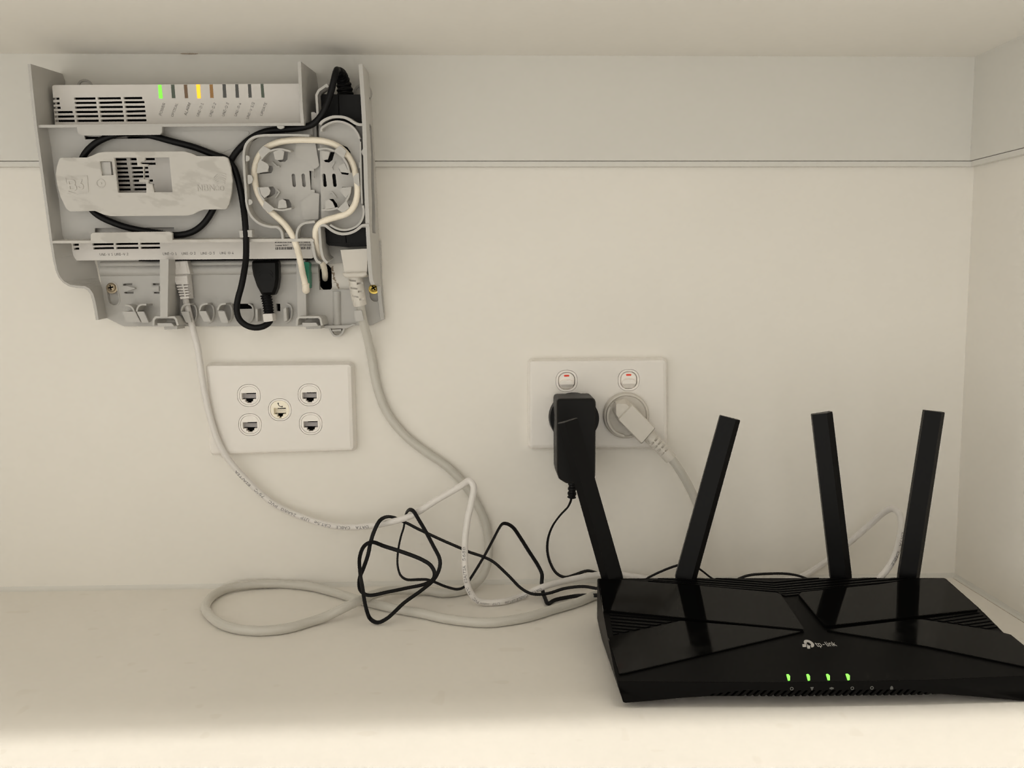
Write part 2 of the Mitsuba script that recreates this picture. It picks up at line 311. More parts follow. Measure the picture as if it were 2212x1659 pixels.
# tray floor with its openings
tf_ = Polygon([(-335.5,-44.1),(-122.5,-42.1),(-126.9,-130.8),(-334.5,-132.0)])
win = Polygon([(-282.4,-66.2),(-234.5,-65.2),(-234.4,-95.6),(-283.0,-96.5)])
tf_ = tf_.difference(win).difference(Polygon([(-301.3,-48.1),(-251.8,-47.4),(-253.8,-53.2),(-300.6,-53.9)])).difference(Polygon([(-300.5,-121.0),(-239.4,-120.4),(-239.9,-126.2),(-301.1,-126.4)]))
slots = [[(-144.5,-80.9),(-144.2,-88.3)], [(-136.9,-80.9),(-136.6,-88.3)]]
rslots = [[(-120.7,-80.8),(-120.1,-88.2)], [(-113.0,-80.8),(-112.5,-88.2)]]
for s in slots: tf_ = tf_.difference(LineString(s).buffer(1.35))
tf_ = tf_.difference(Polygon([(-132.1,-77.4),(-128.5,-77.7),(-128.5,-91.8),(-131.7,-91.8)]))
teeth_holes = [[(-152.2,-63.1),(-147.6,-63.1),(-148.3,-68.7),(-150.2,-70.4),(-154.4,-70.7),(-155.8,-69.4),(-151.8,-68.7)], [(-163.5,-73.5),(-160.3,-73.5),(-159.7,-76.3),(-161.3,-79.1),(-169.9,-79.8),(-170.6,-78.8),(-163.4,-78.1)], [(-163.8,-89.6),(-160.6,-89.3),(-158.9,-91.8),(-159.4,-94.6),(-162.4,-96.7),(-167.2,-98.5),(-167.8,-97.4),(-163.4,-94.9)], [(-153.6,-98.8),(-149.0,-99.2),(-147.4,-102.4),(-147.2,-105.6),(-151.2,-106.0),(-151.6,-100.3)]]
for h in teeth_holes: tf_ = tf_.difference(Polygon(h).buffer(0))
tf_ = tf_.difference(Polygon([(-127.8,-42.5),(-121.8,-42.1),(-125.5,-117.5),(-129.1,-117.5)]))
put('tray_floor', ext(tf_, -16, -14, TRAY), G, br)
put('floor_ridge', ext(poly([(-236.5,-48.0),(-184.3,-47.0),(-173.8,-48.0),(-188.8,-60.4),(-197.8,-63.8),(-237.0,-53.5)], 1.5), -14, -13.3, TRAY, bevel=.4), G, br)
# the round organiser, left half
o1 = smoothline([(-128.4,-51.2),(-138.1,-50.8),(-153.7,-50.8),(-164.8,-51.2),(-171.1,-52.9),(-175.9,-57.3),(-178.1,-63.7),(-178.7,-77.4),(-178.6,-91.2),(-178.6,-101.6),(-177.3,-107.9),(-174.1,-113.1),(-169.1,-117.0),(-161.4,-119.2),(-156.1,-119.5),(-153.5,-122.4),(-152.8,-128.4)])
put('organiser_wall', strip(o1, 1.7, -14, -0.3), G, br)
put('organiser_wall', strip(smoothline([(-142.1,-128.4),(-141.9,-124.5),(-140.2,-119.9),(-136.5,-116.8),(-127.5,-115.4)]), 1.7, -14, -0.3), G, br)
for q in ([(-176.8,-65.4),(-177.2,-70.5),(-174.7,-69.5),(-173.9,-67.8),(-174.4,-66.1)], [(-176.4,-79.8),(-176.6,-87.4),(-173.7,-86.0),(-172.5,-83.2),(-173.3,-80.5)], [(-177.0,-98.1),(-177.3,-103.0),(-174.8,-101.9),(-174.0,-100.2),(-174.9,-98.5)]):
    put('retaining_tab', ext(poly(q, .8), -2.5, -0.3, TRAY), G, br)
put('organiser_pad', ext(poly([(-140.6,-54.5),(-126.4,-53.4),(-123.9,-73.5),(-127.6,-76.3),(-133.0,-71.4),(-141.3,-67.3),(-142.5,-63.8)], 1), -14, -12.6, TRAY, bevel=.6), G, br)
put('organiser_pad', ext(poly([(-129.9,-93.9),(-124.9,-94.6),(-126.6,-114.5),(-138.5,-114.8),(-140.3,-100.9)], 1), -14, -12.6, TRAY, bevel=.6), G, br)
# right half: its own floor and rims
rf = Polygon([(-122.4,-47.6),(-120.9,-45.6),(-117.3,-43.2),(-108.7,-40.4),(-100.3,-41.8),(-94.9,-46.2),(-91.9,-52.4),(-91.4,-57.6),(-92.7,-98.8),(-91.1,-104.5),(-91.4,-111.6),(-94.9,-118.8),(-101.6,-122.4),(-107.4,-123.1),(-114.5,-121.6),(-119.4,-118.4),(-124.2,-113.0)])
for s in rslots: rf = rf.difference(LineString(s).buffer(1.35))
rholes = [[(-120.3,-69.0),(-117.1,-69.0),(-114.7,-63.1),(-111.5,-63.4),(-113.6,-69.3),(-116.1,-71.1),(-119.3,-70.7)], [(-109.2,-75.2),(-106.9,-78.4),(-101.2,-79.1),(-102.0,-80.5),(-106.9,-79.8)], [(-107.3,-89.6),(-100.6,-89.6),(-100.6,-90.7),(-105.9,-90.3)], [(-117.4,-98.8),(-114.2,-98.8),(-111.5,-102.7),(-110.9,-105.5),(-113.8,-105.5),(-115.0,-100.9)], [(-106.3,-57.9),(-101.8,-59.6),(-99.4,-63.1),(-99.9,-65.2),(-102.6,-62.4),(-106.7,-58.9)], [(-103.6,-101.3),(-101.2,-104.9),(-101.6,-105.9),(-103.3,-104.5)]]
for h in rholes: rf = rf.difference(Polygon(h).buffer(0))
put('organiser_floor', ext(rf, -14, -12, TRAY), G, br)
put('organiser_wall', strip(smoothline([(-119.0,-48.1),(-119.7,-46.4),(-117.8,-44.7),(-112.9,-42.0),(-107.2,-40.7),(-101.4,-41.7),(-96.3,-44.4),(-92.6,-48.8),(-90.7,-53.5)]), 1.5, -12, -1.5), G, br)
put('organiser_wall', strip([(-90.5,-55.5),(-90.7,-70.6),(-91.0,-87.8),(-90.9,-101.8)], 1.2, -13, -2.5), G, br)
put('organiser_wall', strip(smoothline([(-90.2,-103.2),(-89.7,-107.4),(-90.6,-112.3),(-93.6,-117.3),(-98.7,-120.5),(-104.9,-121.9),(-110.9,-120.8),(-116.1,-117.9)]), 1.5, -12, -1.5), G, br)
o2 = smoothline([(-119.9,-43.1),(-118.7,-41.4),(-114.8,-39.1),(-110.3,-37.6),(-105.8,-37.4),(-101.0,-38.0),(-96.9,-40.0),(-93.2,-42.4),(-90.8,-43.1),(-85.6,-43.0)])
put('organiser_wall', strip(o2, 2.0, -14, 0), G, br)
o3 = smoothline([(-123.9,-118.1),(-119.7,-118.1),(-117.0,-120.3),(-112.8,-123.1),(-107.6,-124.7),(-102.9,-124.5),(-98.2,-123.1),(-94.2,-120.7),(-91.3,-118.2),(-85.9,-118.2)])
put('organiser_wall', strip(o3, 2.0, -20, 0), G, br)
sw = [(-124.3,-118.8),(-124.1,-128.0),(-123.5,-138.7),(-121.7,-144.9),(-119.3,-147.0)]
put('guide_wall', strip(smoothline(sw), 2.0, -30, -0.5), G, br)
put('tray_floor', ext(poly([(-129.3,-42.4),(-120.5,-42.4),(-123.1,-117.7),(-128.8,-131.1),(-133.9,-131.1)]).difference(poly([(-125.4,-42.4),(-123.7,-42.4),(-123.9,-53.4),(-125.6,-53.4)])), -18.5, -17, TRAY), G, br)
put('tray_floor', ext(poly([(-95.3,-42.4),(-85.0,-42.4),(-85.8,-121.4),(-97.8,-121.4)]).difference(poly([(-90.1,-71.2),(-88.6,-71.2),(-88.8,-76.4),(-90.3,-76.4)])).difference(poly([(-90.6,-65.9),(-86.7,-67.3),(-86.8,-69.1),(-89.2,-68.4)])).difference(poly([(-90.3,-104.8),(-86.7,-106.6),(-86.8,-108.4),(-88.9,-107.0)])), -18.5, -17, TRAY), G, br)
put('brick_guard', strip([(-122.2,-35.8),(-122.4,-21.7),(-120.6,-18.4),(-114.5,-14.4),(-113.6,-16.0)], 1.8, -30, -6), G, br)
# hoops and teeth of the ring
hoops = [[(-167.5,-62.4),(-163.4,-58.6),(-157.7,-61.7),(-165.4,-68.5)], [(-165.3,-99.2),(-167.1,-104.8),(-162.4,-108.7),(-157.6,-105.5)], [(-110.7,-62.3),(-105.6,-58.3),(-101.2,-62.3),(-103.6,-68.2)], [(-110.2,-106.0),(-105.7,-108.8),(-100.6,-104.9),(-102.8,-99.3)], [(-96.8,-81.2),(-92.4,-78.1),(-92.1,-89.2),(-96.6,-85.7)]]
for q in hoops: put('ring_hoop', ext(poly(q, .5), -3.2, -1.5, TRAY, bevel=.3), G, br)
walls_ = [[(-165.7,-68.5),(-161.5,-63.7),(-156.5,-61.7),(-151.2,-61.0),(-143.3,-62.7)], [(-169.1,-78.8),(-168.1,-73.3),(-166.0,-68.5)], [(-165.5,-99.3),(-168.4,-94.7),(-169.5,-89.2)], [(-158.5,-105.6),(-152.9,-106.7),(-145.1,-105.3)], [(-122.7,-61.3),(-116.3,-60.6),(-110.5,-62.3)], [(-103.7,-67.8),(-101.1,-72.3),(-99.6,-78.8)], [(-122.1,-106.4),(-115.0,-106.4),(-109.6,-105.0)], [(-103.0,-99.7),(-100.3,-94.8),(-99.3,-89.2)]]
for q in walls_: put('ring_wall', strip(smoothline(q), 1.3, -14, -2), G, br)
teeth = [[(-156.4,-63.0),(-155.3,-68.5),(-153.3,-69.2),(-149.4,-68.8),(-148.0,-62.7),(-151.1,-61.3)], [(-168.4,-71.2),(-165.8,-69.2),(-161.1,-71.9),(-160.2,-74.0),(-161.5,-77.7),(-168.9,-78.8)], [(-168.6,-89.5),(-161.5,-89.1),(-160.3,-91.9),(-161.2,-94.7),(-165.2,-97.5),(-167.5,-94.7)], [(-155.5,-105.2),(-154.4,-99.6),(-151.5,-98.2),(-149.1,-99.6),(-148.4,-104.8)], [(-120.4,-62.3),(-113.8,-63.0),(-115.5,-68.5),(-118.3,-69.2),(-119.4,-68.5)], [(-107.7,-74.0),(-103.0,-71.2),(-99.8,-78.8),(-106.1,-78.1)], [(-107.8,-91.6),(-104.9,-89.5),(-99.6,-89.2),(-100.5,-94.1),(-103.1,-97.6)], [(-119.4,-105.9),(-118.8,-99.6),(-115.9,-98.6),(-113.5,-100.3),(-111.6,-104.9)]]
for q in teeth: put('ring_tooth', ext(poly(q, .5), -3.2, -1.7, TRAY, bevel=.3), G, br)
for q in ([(-159.3,-70.7),(-156.0,-74.2),(-153.9,-74.2)], [(-158.5,-97.7),(-155.4,-93.4),(-157.4,-91.3)], [(-111.7,-70.7),(-114.4,-74.5),(-113.4,-76.6)], [(-111.5,-97.7),(-114.9,-93.4),(-117.1,-94.5)]):
    put('locating_rib', strip(q, 1.0, -14, -10.5), G, br)
# half-round bumps and clips on the rims
put('retaining_tab', ext(poly([(-152.4,-44.1),(-146.2,-44.1),(-147.3,-45.8),(-149.4,-46.5),(-151.4,-45.8)], .6), -3, 0.4, TRAY), G, br)
put('retaining_tab', ext(poly([(-128.0,-33.7),(-125.6,-33.7),(-123.9,-35.0),(-123.3,-37.1),(-124.1,-39.1),(-125.9,-40.5),(-128.0,-40.5)], .6), -14, -12, TRAY), 'terminal_white', br)
put('retaining_tab', ext(poly([(-86.2,-59.6),(-88.7,-60.6),(-90.2,-63.0),(-89.2,-65.4),(-86.5,-66.5)], .6), -6, -3, TRAY), G, br)
put('retaining_tab', ext(poly([(-85.8,-96.2),(-88.0,-97.3),(-89.2,-100.4),(-88.2,-103.6),(-85.8,-105.0)], .6), -6, -3, TRAY), G, br)
put('hinge_clip', ext([(-92.9,-70.7),(-90.0,-70.7),(-90.2,-75.2),(-93.0,-75.2)], -14, -8, TRAY) + ext([(-88.6,-70.7),(-86.1,-70.7),(-86.3,-75.2),(-88.8,-75.2)], -14, -8, TRAY), G, br)
put('cable_clip', ext([(-184.6,-121.5),(-181.3,-121.5),(-181.3,-126.8),(-184.4,-126.8)], -2, 4.5, TRAY, bevel=.4) + ext([(-178.4,-121.2),(-174.9,-121.2),(-174.9,-126.5),(-178.4,-126.4)], -4, 4.5, TRAY, bevel=.4), G, br)
put('cable_clip', ext([(-153.1,-124.1),(-144.2,-123.7),(-144.4,-127.7),(-153.3,-128.0)], -14, -6, TRAY, bevel=.4), G, br)
# oval cable cover on its core
cov = poly([(-315.7,-68.8),(-314.6,-67.4),(-294.7,-67.1),(-290.7,-65.7),(-286.1,-63.7),(-280.5,-63.0),(-222.1,-62.7),(-217.4,-64.0),(-213.0,-66.1),(-192.7,-66.4),(-190.0,-67.8),(-188.4,-74.6),(-187.7,-84.2),(-189.1,-93.1),(-191.4,-101.4),(-193.9,-105.6),(-211.0,-105.9),(-214.6,-107.0),(-219.4,-109.4),(-223.7,-110.4),(-282.0,-110.7),(-287.5,-109.3),(-293.1,-106.8),(-312.2,-107.1),(-314.7,-104.7),(-317.9,-96.1),(-319.3,-87.5),(-319.5,-80.0),(-318.0,-73.9)], 1.5)
wA = [(-274.5,-67.4),(-258.3,-67.1),(-257.9,-73.6),(-254.1,-73.9),(-254.6,-83.1),(-257.8,-83.5),(-257.9,-85.2),(-252.8,-85.5),(-253.2,-93.1),(-274.3,-93.1)]
wB = [(-251.8,-67.4),(-233.8,-67.1),(-233.6,-92.8),(-247.2,-92.8),(-248.1,-86.9),(-250.8,-86.2),(-250.5,-83.5),(-254.1,-83.1),(-253.2,-73.9),(-250.2,-73.2),(-250.1,-72.2),(-255.3,-71.9),(-255.2,-70.5),(-252.3,-69.8)]
cov2 = cov.difference(poly(wA)).difference(poly(wB)).difference(poly([(-285.4,-70.1),(-276.8,-70.2),(-276.5,-80.0),(-285.1,-80.4)]))
put('cable_cover', ext(cov2, -2.0, 1.0, TRAY, bevel=.6), 'bracket_worn', br)
core = Polygon([(-291.0,-70.6),(-217.7,-69.9),(-219.1,-104.0),(-294.0,-105.3)]).difference(Polygon([(-278.7,-66.5),(-234.1,-65.5),(-233.9,-94.9),(-278.9,-94.8)])).buffer(0)
put('cover_core', ext(poly(core), -14, -1.5, TRAY), G, br)
put('embossed_mark', [text_at('NBN', [(-214.5,-92.1)][0], [(-201.9,-91.7)][0], 1.0, TRAY, depth=.7), text_at('CO', [(-201.5,-91.7)][0], [(-194.6,-91.7)][0], 1.0, TRAY, depth=.7)]
    + [tm(strip(smoothline(q), .45, .9, 1.6)) for q in ([(-201.5,-81.8),(-198.5,-79.0),(-195.0,-78.7),(-192.3,-79.7)], [(-201.6,-83.1),(-198.2,-80.4),(-194.8,-80.4),(-192.4,-81.8)], [(-201.3,-84.5),(-198.0,-82.1),(-194.9,-82.1),(-192.6,-83.5)], [(-200.8,-85.9),(-197.8,-83.8),(-195.0,-83.8),(-193.0,-85.2)], [(-199.8,-86.9),(-197.2,-85.5),(-194.8,-85.5),(-193.5,-86.6)])], 'bracket_worn', br)
bxm = Polygon([(-312.4,-81.7),(-296.1,-80.7),(-296.4,-92.3),(-305.6,-94.0),(-311.2,-92.3)])
put('embossed_mark', [tm(ext(bxm.buffer(.25).difference(bxm.buffer(-.3)), 0.9, 1.6, TRAY)), text_at('B', [(-311.2,-91.6)][0], [(-304.6,-91.3)][0], 1.0, TRAY, height=8, bold=True, depth=.7), text_at('3', [(-303.8,-90.6)][0], [(-299.3,-90.2)][0], 1.0, TRAY, height=7, bold=True, depth=.7),
    tm(ext(Point([(-286.4,-86.1)][0]).buffer(3.3).difference(Point([(-286.4,-86.1)][0]).buffer(2.9)), 0.9, 1.6, TRAY)), tm(ext(Point([(-286.4,-86.1)][0]).buffer(.7), 0.9, 1.6, TRAY))], 'bracket_worn', br)
# back plate, ridges, keyhole slots
bp = Polygon([(-311.4,284.3),(-310.1,272.8),(-308.5,262.0),(-305.3,229.4),(-294.7,224.0),(-291.1,222.5),(-128.9,221.5),(-106.2,222.2),(-90.3,222.1),(-79.2,227.3),(-81.2,261.0),(-81.4,291.0)])
bp = bp.difference(Polygon([(-132.5,271.7),(-106.5,273.9),(-102.5,251.7),(-131.9,251.5)]))
keyL = LineString([(-299.6,253.7),(-298.2,244.0)]).buffer(4.2); keyR = LineString([(-87.4,251.6),(-86.4,246.0)]).buffer(4.4)
bp = bp.difference(keyL).difference(keyR)
for q in ([(-202.9,240.5),(-186.0,240.4),(-186.1,236.3),(-203.0,236.0)], [(-167.6,240.3),(-164.2,240.3),(-164.4,234.2),(-167.4,234.3)], [(-290.2,257.0),(-283.1,257.4),(-283.2,255.9),(-290.3,255.5)], [(-289.8,250.3),(-282.3,250.6),(-282.4,249.1),(-289.1,249.2)], [(-266.4,257.3),(-261.2,257.3),(-261.3,255.8),(-266.5,255.8)], [(-266.0,250.2),(-261.5,250.2),(-261.5,249.0),(-265.6,249.1)]): bp = bp.difference(Polygon(q))
put('back_plate', ext(bp, 0.3, 6, WALL, bevel=.8), G, br)
put('back_plate_rear', ext([(-139.1,417.7),(-124.4,417.8),(-119.9,421.4),(-116.3,415.6),(-94.1,415.7),(-87.3,420.0),(-83.2,291.2),(-131.4,291.3)], 0.3, 4, WALL), G, br)
def hridge(p0, p1, r, o, rr=1.0):
    a, b = np.array([p0[0], -o, p0[1]]), np.array([p1[0], -o, p1[1]]); return tube([a, (a + b) / 2, b], r, 16, 20)
q = [(-307.4,267.5),(-131.9,268.7)]; put('plate_ridge', hridge(q[0], q[1], 4.5, 5.0), G, br)
q = [(-307.1,272.7),(-131.7,273.9)]; put('plate_ridge', hridge(q[0], q[1], 2.2, 6.5), G, br)
q = [(-117.9,249.9),(-118.2,221.9)]; put('plate_ridge', hridge(q[0], q[1], 3.6, 5.0), G, br)
for q, rr in ((keyL, 0), (keyR, 0)):
    put('keyhole_rim', ext(q.buffer(.9).difference(q.buffer(0.05)), 1.5, 6.5, WALL), G, br)
    put('keyhole_base', ext(q.buffer(.3), 0.5, 2.0, WALL), G, br)
for q in ([(-289.2,254.8),(-285.8,255.2),(-281.1,254.0),(-277.0,253.3),(-281.1,252.5),(-286.0,251.1),(-289.0,251.4)], [(-270.4,253.2),(-265.5,254.3),(-260.3,255.0),(-260.5,250.9),(-264.9,251.3),(-266.3,252.8)]):
    put('cable_guide', ext(poly(q, .6), 5, 10, WALL, bevel=.5), G, br)
put('lower_lip', ext([(-128.9,222.3),(-106.9,222.6),(-105.4,223.7),(-102.4,223.3),(-110.0,219.9),(-127.4,220.0)], 3, 10, WALL), G, br)
lp = smoothline([(-124.4,220.4),(-122.6,216.6),(-120.8,213.9),(-117.0,213.5),(-114.3,215.4),(-112.3,219.9)])
put('hanging_loop', strip(lp, 1.4, 2, 8, WALL), G, br)
put('hanging_loop', ext([(-122.2,218.9),(-114.7,219.3),(-114.7,217.8),(-121.9,217.4)], 3, 8, WALL), G, br)
# cable hooks along the lower edge: a curved stem from the plate and a slanted tab in front
hk = [([(-286.7,235.0),(-276.1,234.9),(-272.1,226.4),(-282.8,226.5)], [(-284.3,240.1),(-280.3,239.3),(-277.9,236.7),(-277.3,234.1)]), ([(-275.0,234.9),(-269.2,234.9),(-265.6,226.0),(-271.1,226.0)], [(-275.4,234.8),(-274.1,238.9),(-271.8,240.4),(-267.4,240.3)]),
      ([(-240.3,234.7),(-233.7,234.7),(-231.8,225.8),(-236.3,225.8)], [(-240.1,235.0),(-238.9,238.7),(-237.0,240.2),(-232.9,240.5)]), ([(-226.0,235.0),(-220.1,235.0),(-216.4,226.5),(-222.3,226.5)], [(-225.7,235.3),(-224.1,239.4),(-222.2,240.5),(-218.9,240.8)]), ([(-210.9,234.9),(-205.4,234.9),(-202.4,225.6),(-208.3,225.7)], [(-211.0,235.6),(-209.7,239.3),(-207.9,240.4),(-204.5,240.8)])]
for tab, stem in hk:
    h = ext(poly(tab, .6), 19, 21.5, WALL, bevel=.5) + strip(smoothline(stem), 1.3, 4, 20, WALL)
    c = np.mean(np.array(tab), 0)
    h += ext([(tab[0][0], tab[0][1]), (tab[0][0] + 1.4, tab[0][1]), (tab[3][0] + 1.4, tab[3][1]), (tab[3][0], tab[3][1])], 4, 20, WALL)
    put('cable_hook', h, G, br)
for q in ([(-181.8,236.2),(-179.9,236.5),(-179.9,226.1),(-181.8,225.8)], [(-159.2,236.4),(-156.9,237.5),(-156.5,227.1),(-159.1,226.0)]):
    put('cable_hook', ext(poly(q, .5), 4, 18, WALL, bevel=.6), G, br)
put('cable_hook', ext(poly([(-174.3,232.6),(-166.6,232.9),(-166.0,226.9),(-173.4,225.9)], 1), 13, 26, WALL, bevel=.6), 'terminal_white', br)
put('cable_hook', ext(poly([(-101.2,235.0),(-94.9,235.3),(-93.3,227.2),(-99.5,226.2)], 1), 26, 30, WALL, bevel=.6) + ext([(-101.4,234.9),(-100.3,234.9),(-99.1,226.1),(-100.2,226.1)], 4, 28, WALL), G, br)
for dx in (0, 37, 76, 122, 205):
    put('cable_hook', strip(smoothline([(x, z) for x, z in np.array([(-234.8,240.3),(-231.9,238.8),(-230.9,234.7),(-231.5,229.4),(-233.5,226.0),(-236.6,224.9)]) + (dx * .3745, 0)]), 1.1, 4, 10, WALL), G, br)
for q in ([(-203.8,240.2),(-187.6,240.1),(-187.7,236.1),(-203.9,236.0)], [(-168.5,240.0),(-165.5,240.0),(-165.4,234.3),(-168.5,234.3)]): put('slot_backing', ext(q, .05, .4, WALL), 'void_black', br, False)
for c, r in (([(-311.6,-8.0,412.0)][0], 6.0), ([(-92.9,-8.0,407.4)][0], 7.5)):
    put('mounting_lug', ext(Point(c[0], c[2]).buffer(r).difference(Point(c[0], c[2]).buffer(r - 1.6)), 1, 9, WALL), G, br)
    put('lug_hole', ext(Point(c[0], c[2]).buffer(r - 1.5), .5, 2, WALL), 'gap_dark', br, False)
# latches: a fin down from the terminal and an arched catch below it
for fin, arch, lat in (([(-249.9,275.9),(-243.1,275.9),(-245.8,230.9),(-251.5,230.9)], [(-257.9,224.3),(-257.3,229.0),(-255.8,230.7),(-241.4,230.6),(-240.0,228.9),(-238.8,224.2)], [(-255.6,226.0),(-244.1,226.0),(-241.6,223.4),(-253.6,223.1)]),
                       ([(-148.3,276.1),(-141.2,276.0),(-141.5,227.7),(-148.5,227.7)], [(-145.7,223.7),(-145.2,228.4),(-144.1,230.0),(-128.4,230.1),(-127.0,228.7),(-126.1,223.5)], [(-142.0,225.7),(-130.7,225.7),(-129.0,223.1),(-140.3,222.4)])):
    put('latch_fin', ext(fin, 5, 36 if fin[0][0] < -200 else 15, WALL), G, br)
    put('latch_arch', strip(arch, 1.6, 5, 34, WALL), G, br)
    put('latch_catch', ext(poly(lat, .5), 20, 33, WALL, bevel=.4) , G, br)
put('latch_foot', ext([(-252.0,222.8),(-241.4,223.5),(-241.5,220.9),(-251.7,220.6)], 8, 27, WALL), G, br)
put('latch_foot', ext([(-140.3,222.5),(-128.2,223.2),(-128.2,220.6),(-139.6,220.3)], 8, 27, WALL), G, br)

# screws
for (cx, cz), m_, lab, ang in (([(-299.8,254.1)][0], 'screw_zinc', 'dull zinc cross-head screw in the left keyhole of the bracket', 10), ([(-87.6,252.8)][0], 'screw_brass', 'brassy yellow cross-head screw with washer at the right edge of the bracket', 30)):
    s_ = thing('screw', lab, 'screw')
    hd = m3.Manifold.revolve(m3.CrossSection([np.array([(0, -4), (3.6, -4), (3.6, 0), (3.2, 1.3), (1.8, 2.1), (0, 2.3)])]), 32)
    cr = m3.Manifold.cube((4.2, 1.1, 3), True).translate((0, 0, 2)) + m3.Manifold.cube((1.1, 4.2, 3), True).translate((0, 0, 2))
    put('head', tf((hd - cr.rotate((0, 0, ang))).translate((cx, cz, 5.6)), WALL), m_, s_)
    put('cross_recess', tf((m3.Manifold.cube((4.1, 1.0, .4), True) + m3.Manifold.cube((1.0, 4.1, .4), True)).rotate((0, 0, ang)).translate((cx, cz, 6.3)), WALL), 'void_black', s_, False)
    put('washer', tf((m3.Manifold.cylinder(.9, 4.9, 4.9, 32) - m3.Manifold.cylinder(3, 3.3, 3.3, 32).translate((0, 0, -1))).translate((cx, cz, 4.6)), WALL), m_, s_)

# ---------------------------------------------------------------- network terminal in the bracket
nt = thing('network_terminal', 'white fibre network terminal with a row of indicator lights, standing inside the grey bracket', 'network terminal')
ob = poly([(-323.6,-14.8),(-322.1,-14.0),(-135.7,-12.5),(-132.7,-131.8),(-133.7,-145.3),(-134.5,-145.9),(-320.8,-146.9),(-322.2,-145.8),(-322.6,-140.3),(-324.2,-134.8),(-324.8,-42.6)], 1.0)
nb = ext(ob, -36, -20, TRAY, bevel=.7)
cuts = []
sl = lambda a, h=1.6: [(a[0][0], a[0][1] - h / 2), (a[1][0], a[1][1] - h / 2), (a[1][0], a[1][1] + h / 2), (a[0][0], a[0][1] + h / 2)]
top_rows = [[(-324.3,-24.1),(-319.1,-23.9),(-308.0,-23.9),(-292.0,-23.7),(-290.3,-23.7),(-272.9,-23.5),(-270.8,-23.5),(-256.8,-23.3)], [(-324.4,-27.5),(-319.2,-27.3),(-307.9,-27.1),(-291.7,-26.9),(-289.9,-26.9),(-272.3,-26.5),(-270.7,-26.5),(-255.4,-26.3)], [(-324.4,-30.7),(-318.9,-30.5),(-308.1,-30.5),(-291.7,-30.1),(-289.9,-30.1),(-272.1,-29.9),(-270.4,-29.9),(-255.3,-29.7)], [(-324.1,-33.9),(-310.2,-33.7),(-308.1,-33.7),(-291.3,-33.5),(-289.8,-33.5),(-272.3,-33.3),(-270.2,-33.3),(-255.3,-32.9)], [(-324.2,-37.1),(-309.5,-36.9),(-307.8,-36.9),(-291.3,-36.7),(-289.6,-36.7),(-271.9,-36.5),(-270.2,-36.5),(-255.1,-36.2)], [(-324.2,-40.3),(-309.3,-40.2),(-307.8,-40.2),(-291.3,-40.0),(-289.6,-40.0),(-272.1,-39.8),(-270.3,-39.8),(-255.1,-39.6)]]
low_rows = [[(-321.2,-134.5),(-316.9,-134.3),(-306.1,-134.2),(-289.8,-134.0),(-288.0,-134.0),(-270.6,-133.7),(-268.8,-133.7),(-253.6,-133.6)], [(-320.9,-137.6),(-316.9,-137.4),(-305.9,-137.3),(-289.8,-137.1),(-288.0,-137.1),(-270.6,-137.0),(-268.8,-137.0),(-253.6,-136.9)]]
win_rows = [[(-294.1,-69.1),(-273.2,-68.9),(-270.4,-68.7),(-251.6,-68.6)], [(-293.7,-72.4),(-273.2,-72.2),(-270.4,-72.2),(-251.2,-72.1)], [(-293.7,-75.7),(-272.8,-75.6),(-270.0,-75.4),(-257.2,-75.2)], [(-293.7,-78.9),(-272.8,-78.7),(-269.9,-78.7),(-257.1,-78.5)], [(-293.7,-82.0),(-272.4,-81.9),(-269.9,-81.9),(-257.1,-81.7)], [(-293.7,-85.2),(-272.3,-85.0),(-269.9,-85.0),(-254.5,-84.9)], [(-293.7,-88.5),(-272.3,-88.4),(-269.8,-88.4),(-253.8,-88.2)], [(-293.7,-91.9),(-272.3,-91.7),(-269.8,-91.6),(-253.7,-91.4)], [(-304.3,-52.8),(-279.7,-52.6),(-271.2,-52.6),(-251.5,-52.4)]]
for R in top_rows + low_rows + win_rows:
    for j in range(0, len(R), 2): cuts.append(ext(sl(R[j:j + 2]), -23.5, -19, TRAY))
nb = nb - m3.Manifold.batch_boolean(cuts, m3.OpType.Add)
put('casing', nb, 'terminal_white', nt)
put('grille_backing', ext([(-322.2,-21.1),(-249.5,-20.2),(-253.8,-124.4),(-253.4,-140.9),(-317.1,-141.7),(-325.2,-133.3)], -23.6, -23.0, TRAY), 'void_black', nt, False)
put('lower_seam', ext([(-271.7,-144.7),(-134.0,-144.1),(-134.5,-147.0),(-272.0,-147.7)], -34, -21.5, TRAY), 'void_black', nt, False)
leds = [347, 375, 402, 429, 457, 484, 511.5, 539, 567]
LQ = [[(-243.8,-13.8),(-241.5,-13.8),(-241.3,-23.6),(-244.0,-23.6)], [(-234.2,-13.6),(-231.7,-13.6),(-231.7,-23.4),(-234.3,-23.4)], [(-224.6,-13.6),(-222.1,-13.6),(-222.1,-23.4),(-224.5,-23.4)], [(-215.2,-13.4),(-212.4,-13.4),(-212.5,-23.5),(-215.1,-23.5)], [(-205.2,-13.4),(-202.8,-13.4),(-202.8,-23.2),(-205.3,-23.2)], [(-195.4,-13.2),(-193.0,-13.2),(-193.0,-23.0),(-195.6,-23.0)], [(-185.8,-13.2),(-183.5,-13.2),(-183.5,-23.0),(-186.0,-23.0)], [(-176.2,-13.1),(-173.9,-13.1),(-173.9,-22.9),(-176.3,-22.9)], [(-166.6,-12.9),(-164.5,-12.9),(-164.2,-22.9),(-166.5,-22.9)]]
LM = ['led_green', 'led_off_green', 'led_off_amber', 'led_yellow', 'led_off_orange', 'led_off_dark', 'led_off_dark', 'led_off_dark', 'led_off_green']
LE = {0: (0.12, 1.0, 0.0), 3: (1.3, 0.50, 0.0)}
LL = {0: 'lit green power light', 3: 'lit yellow port light'}
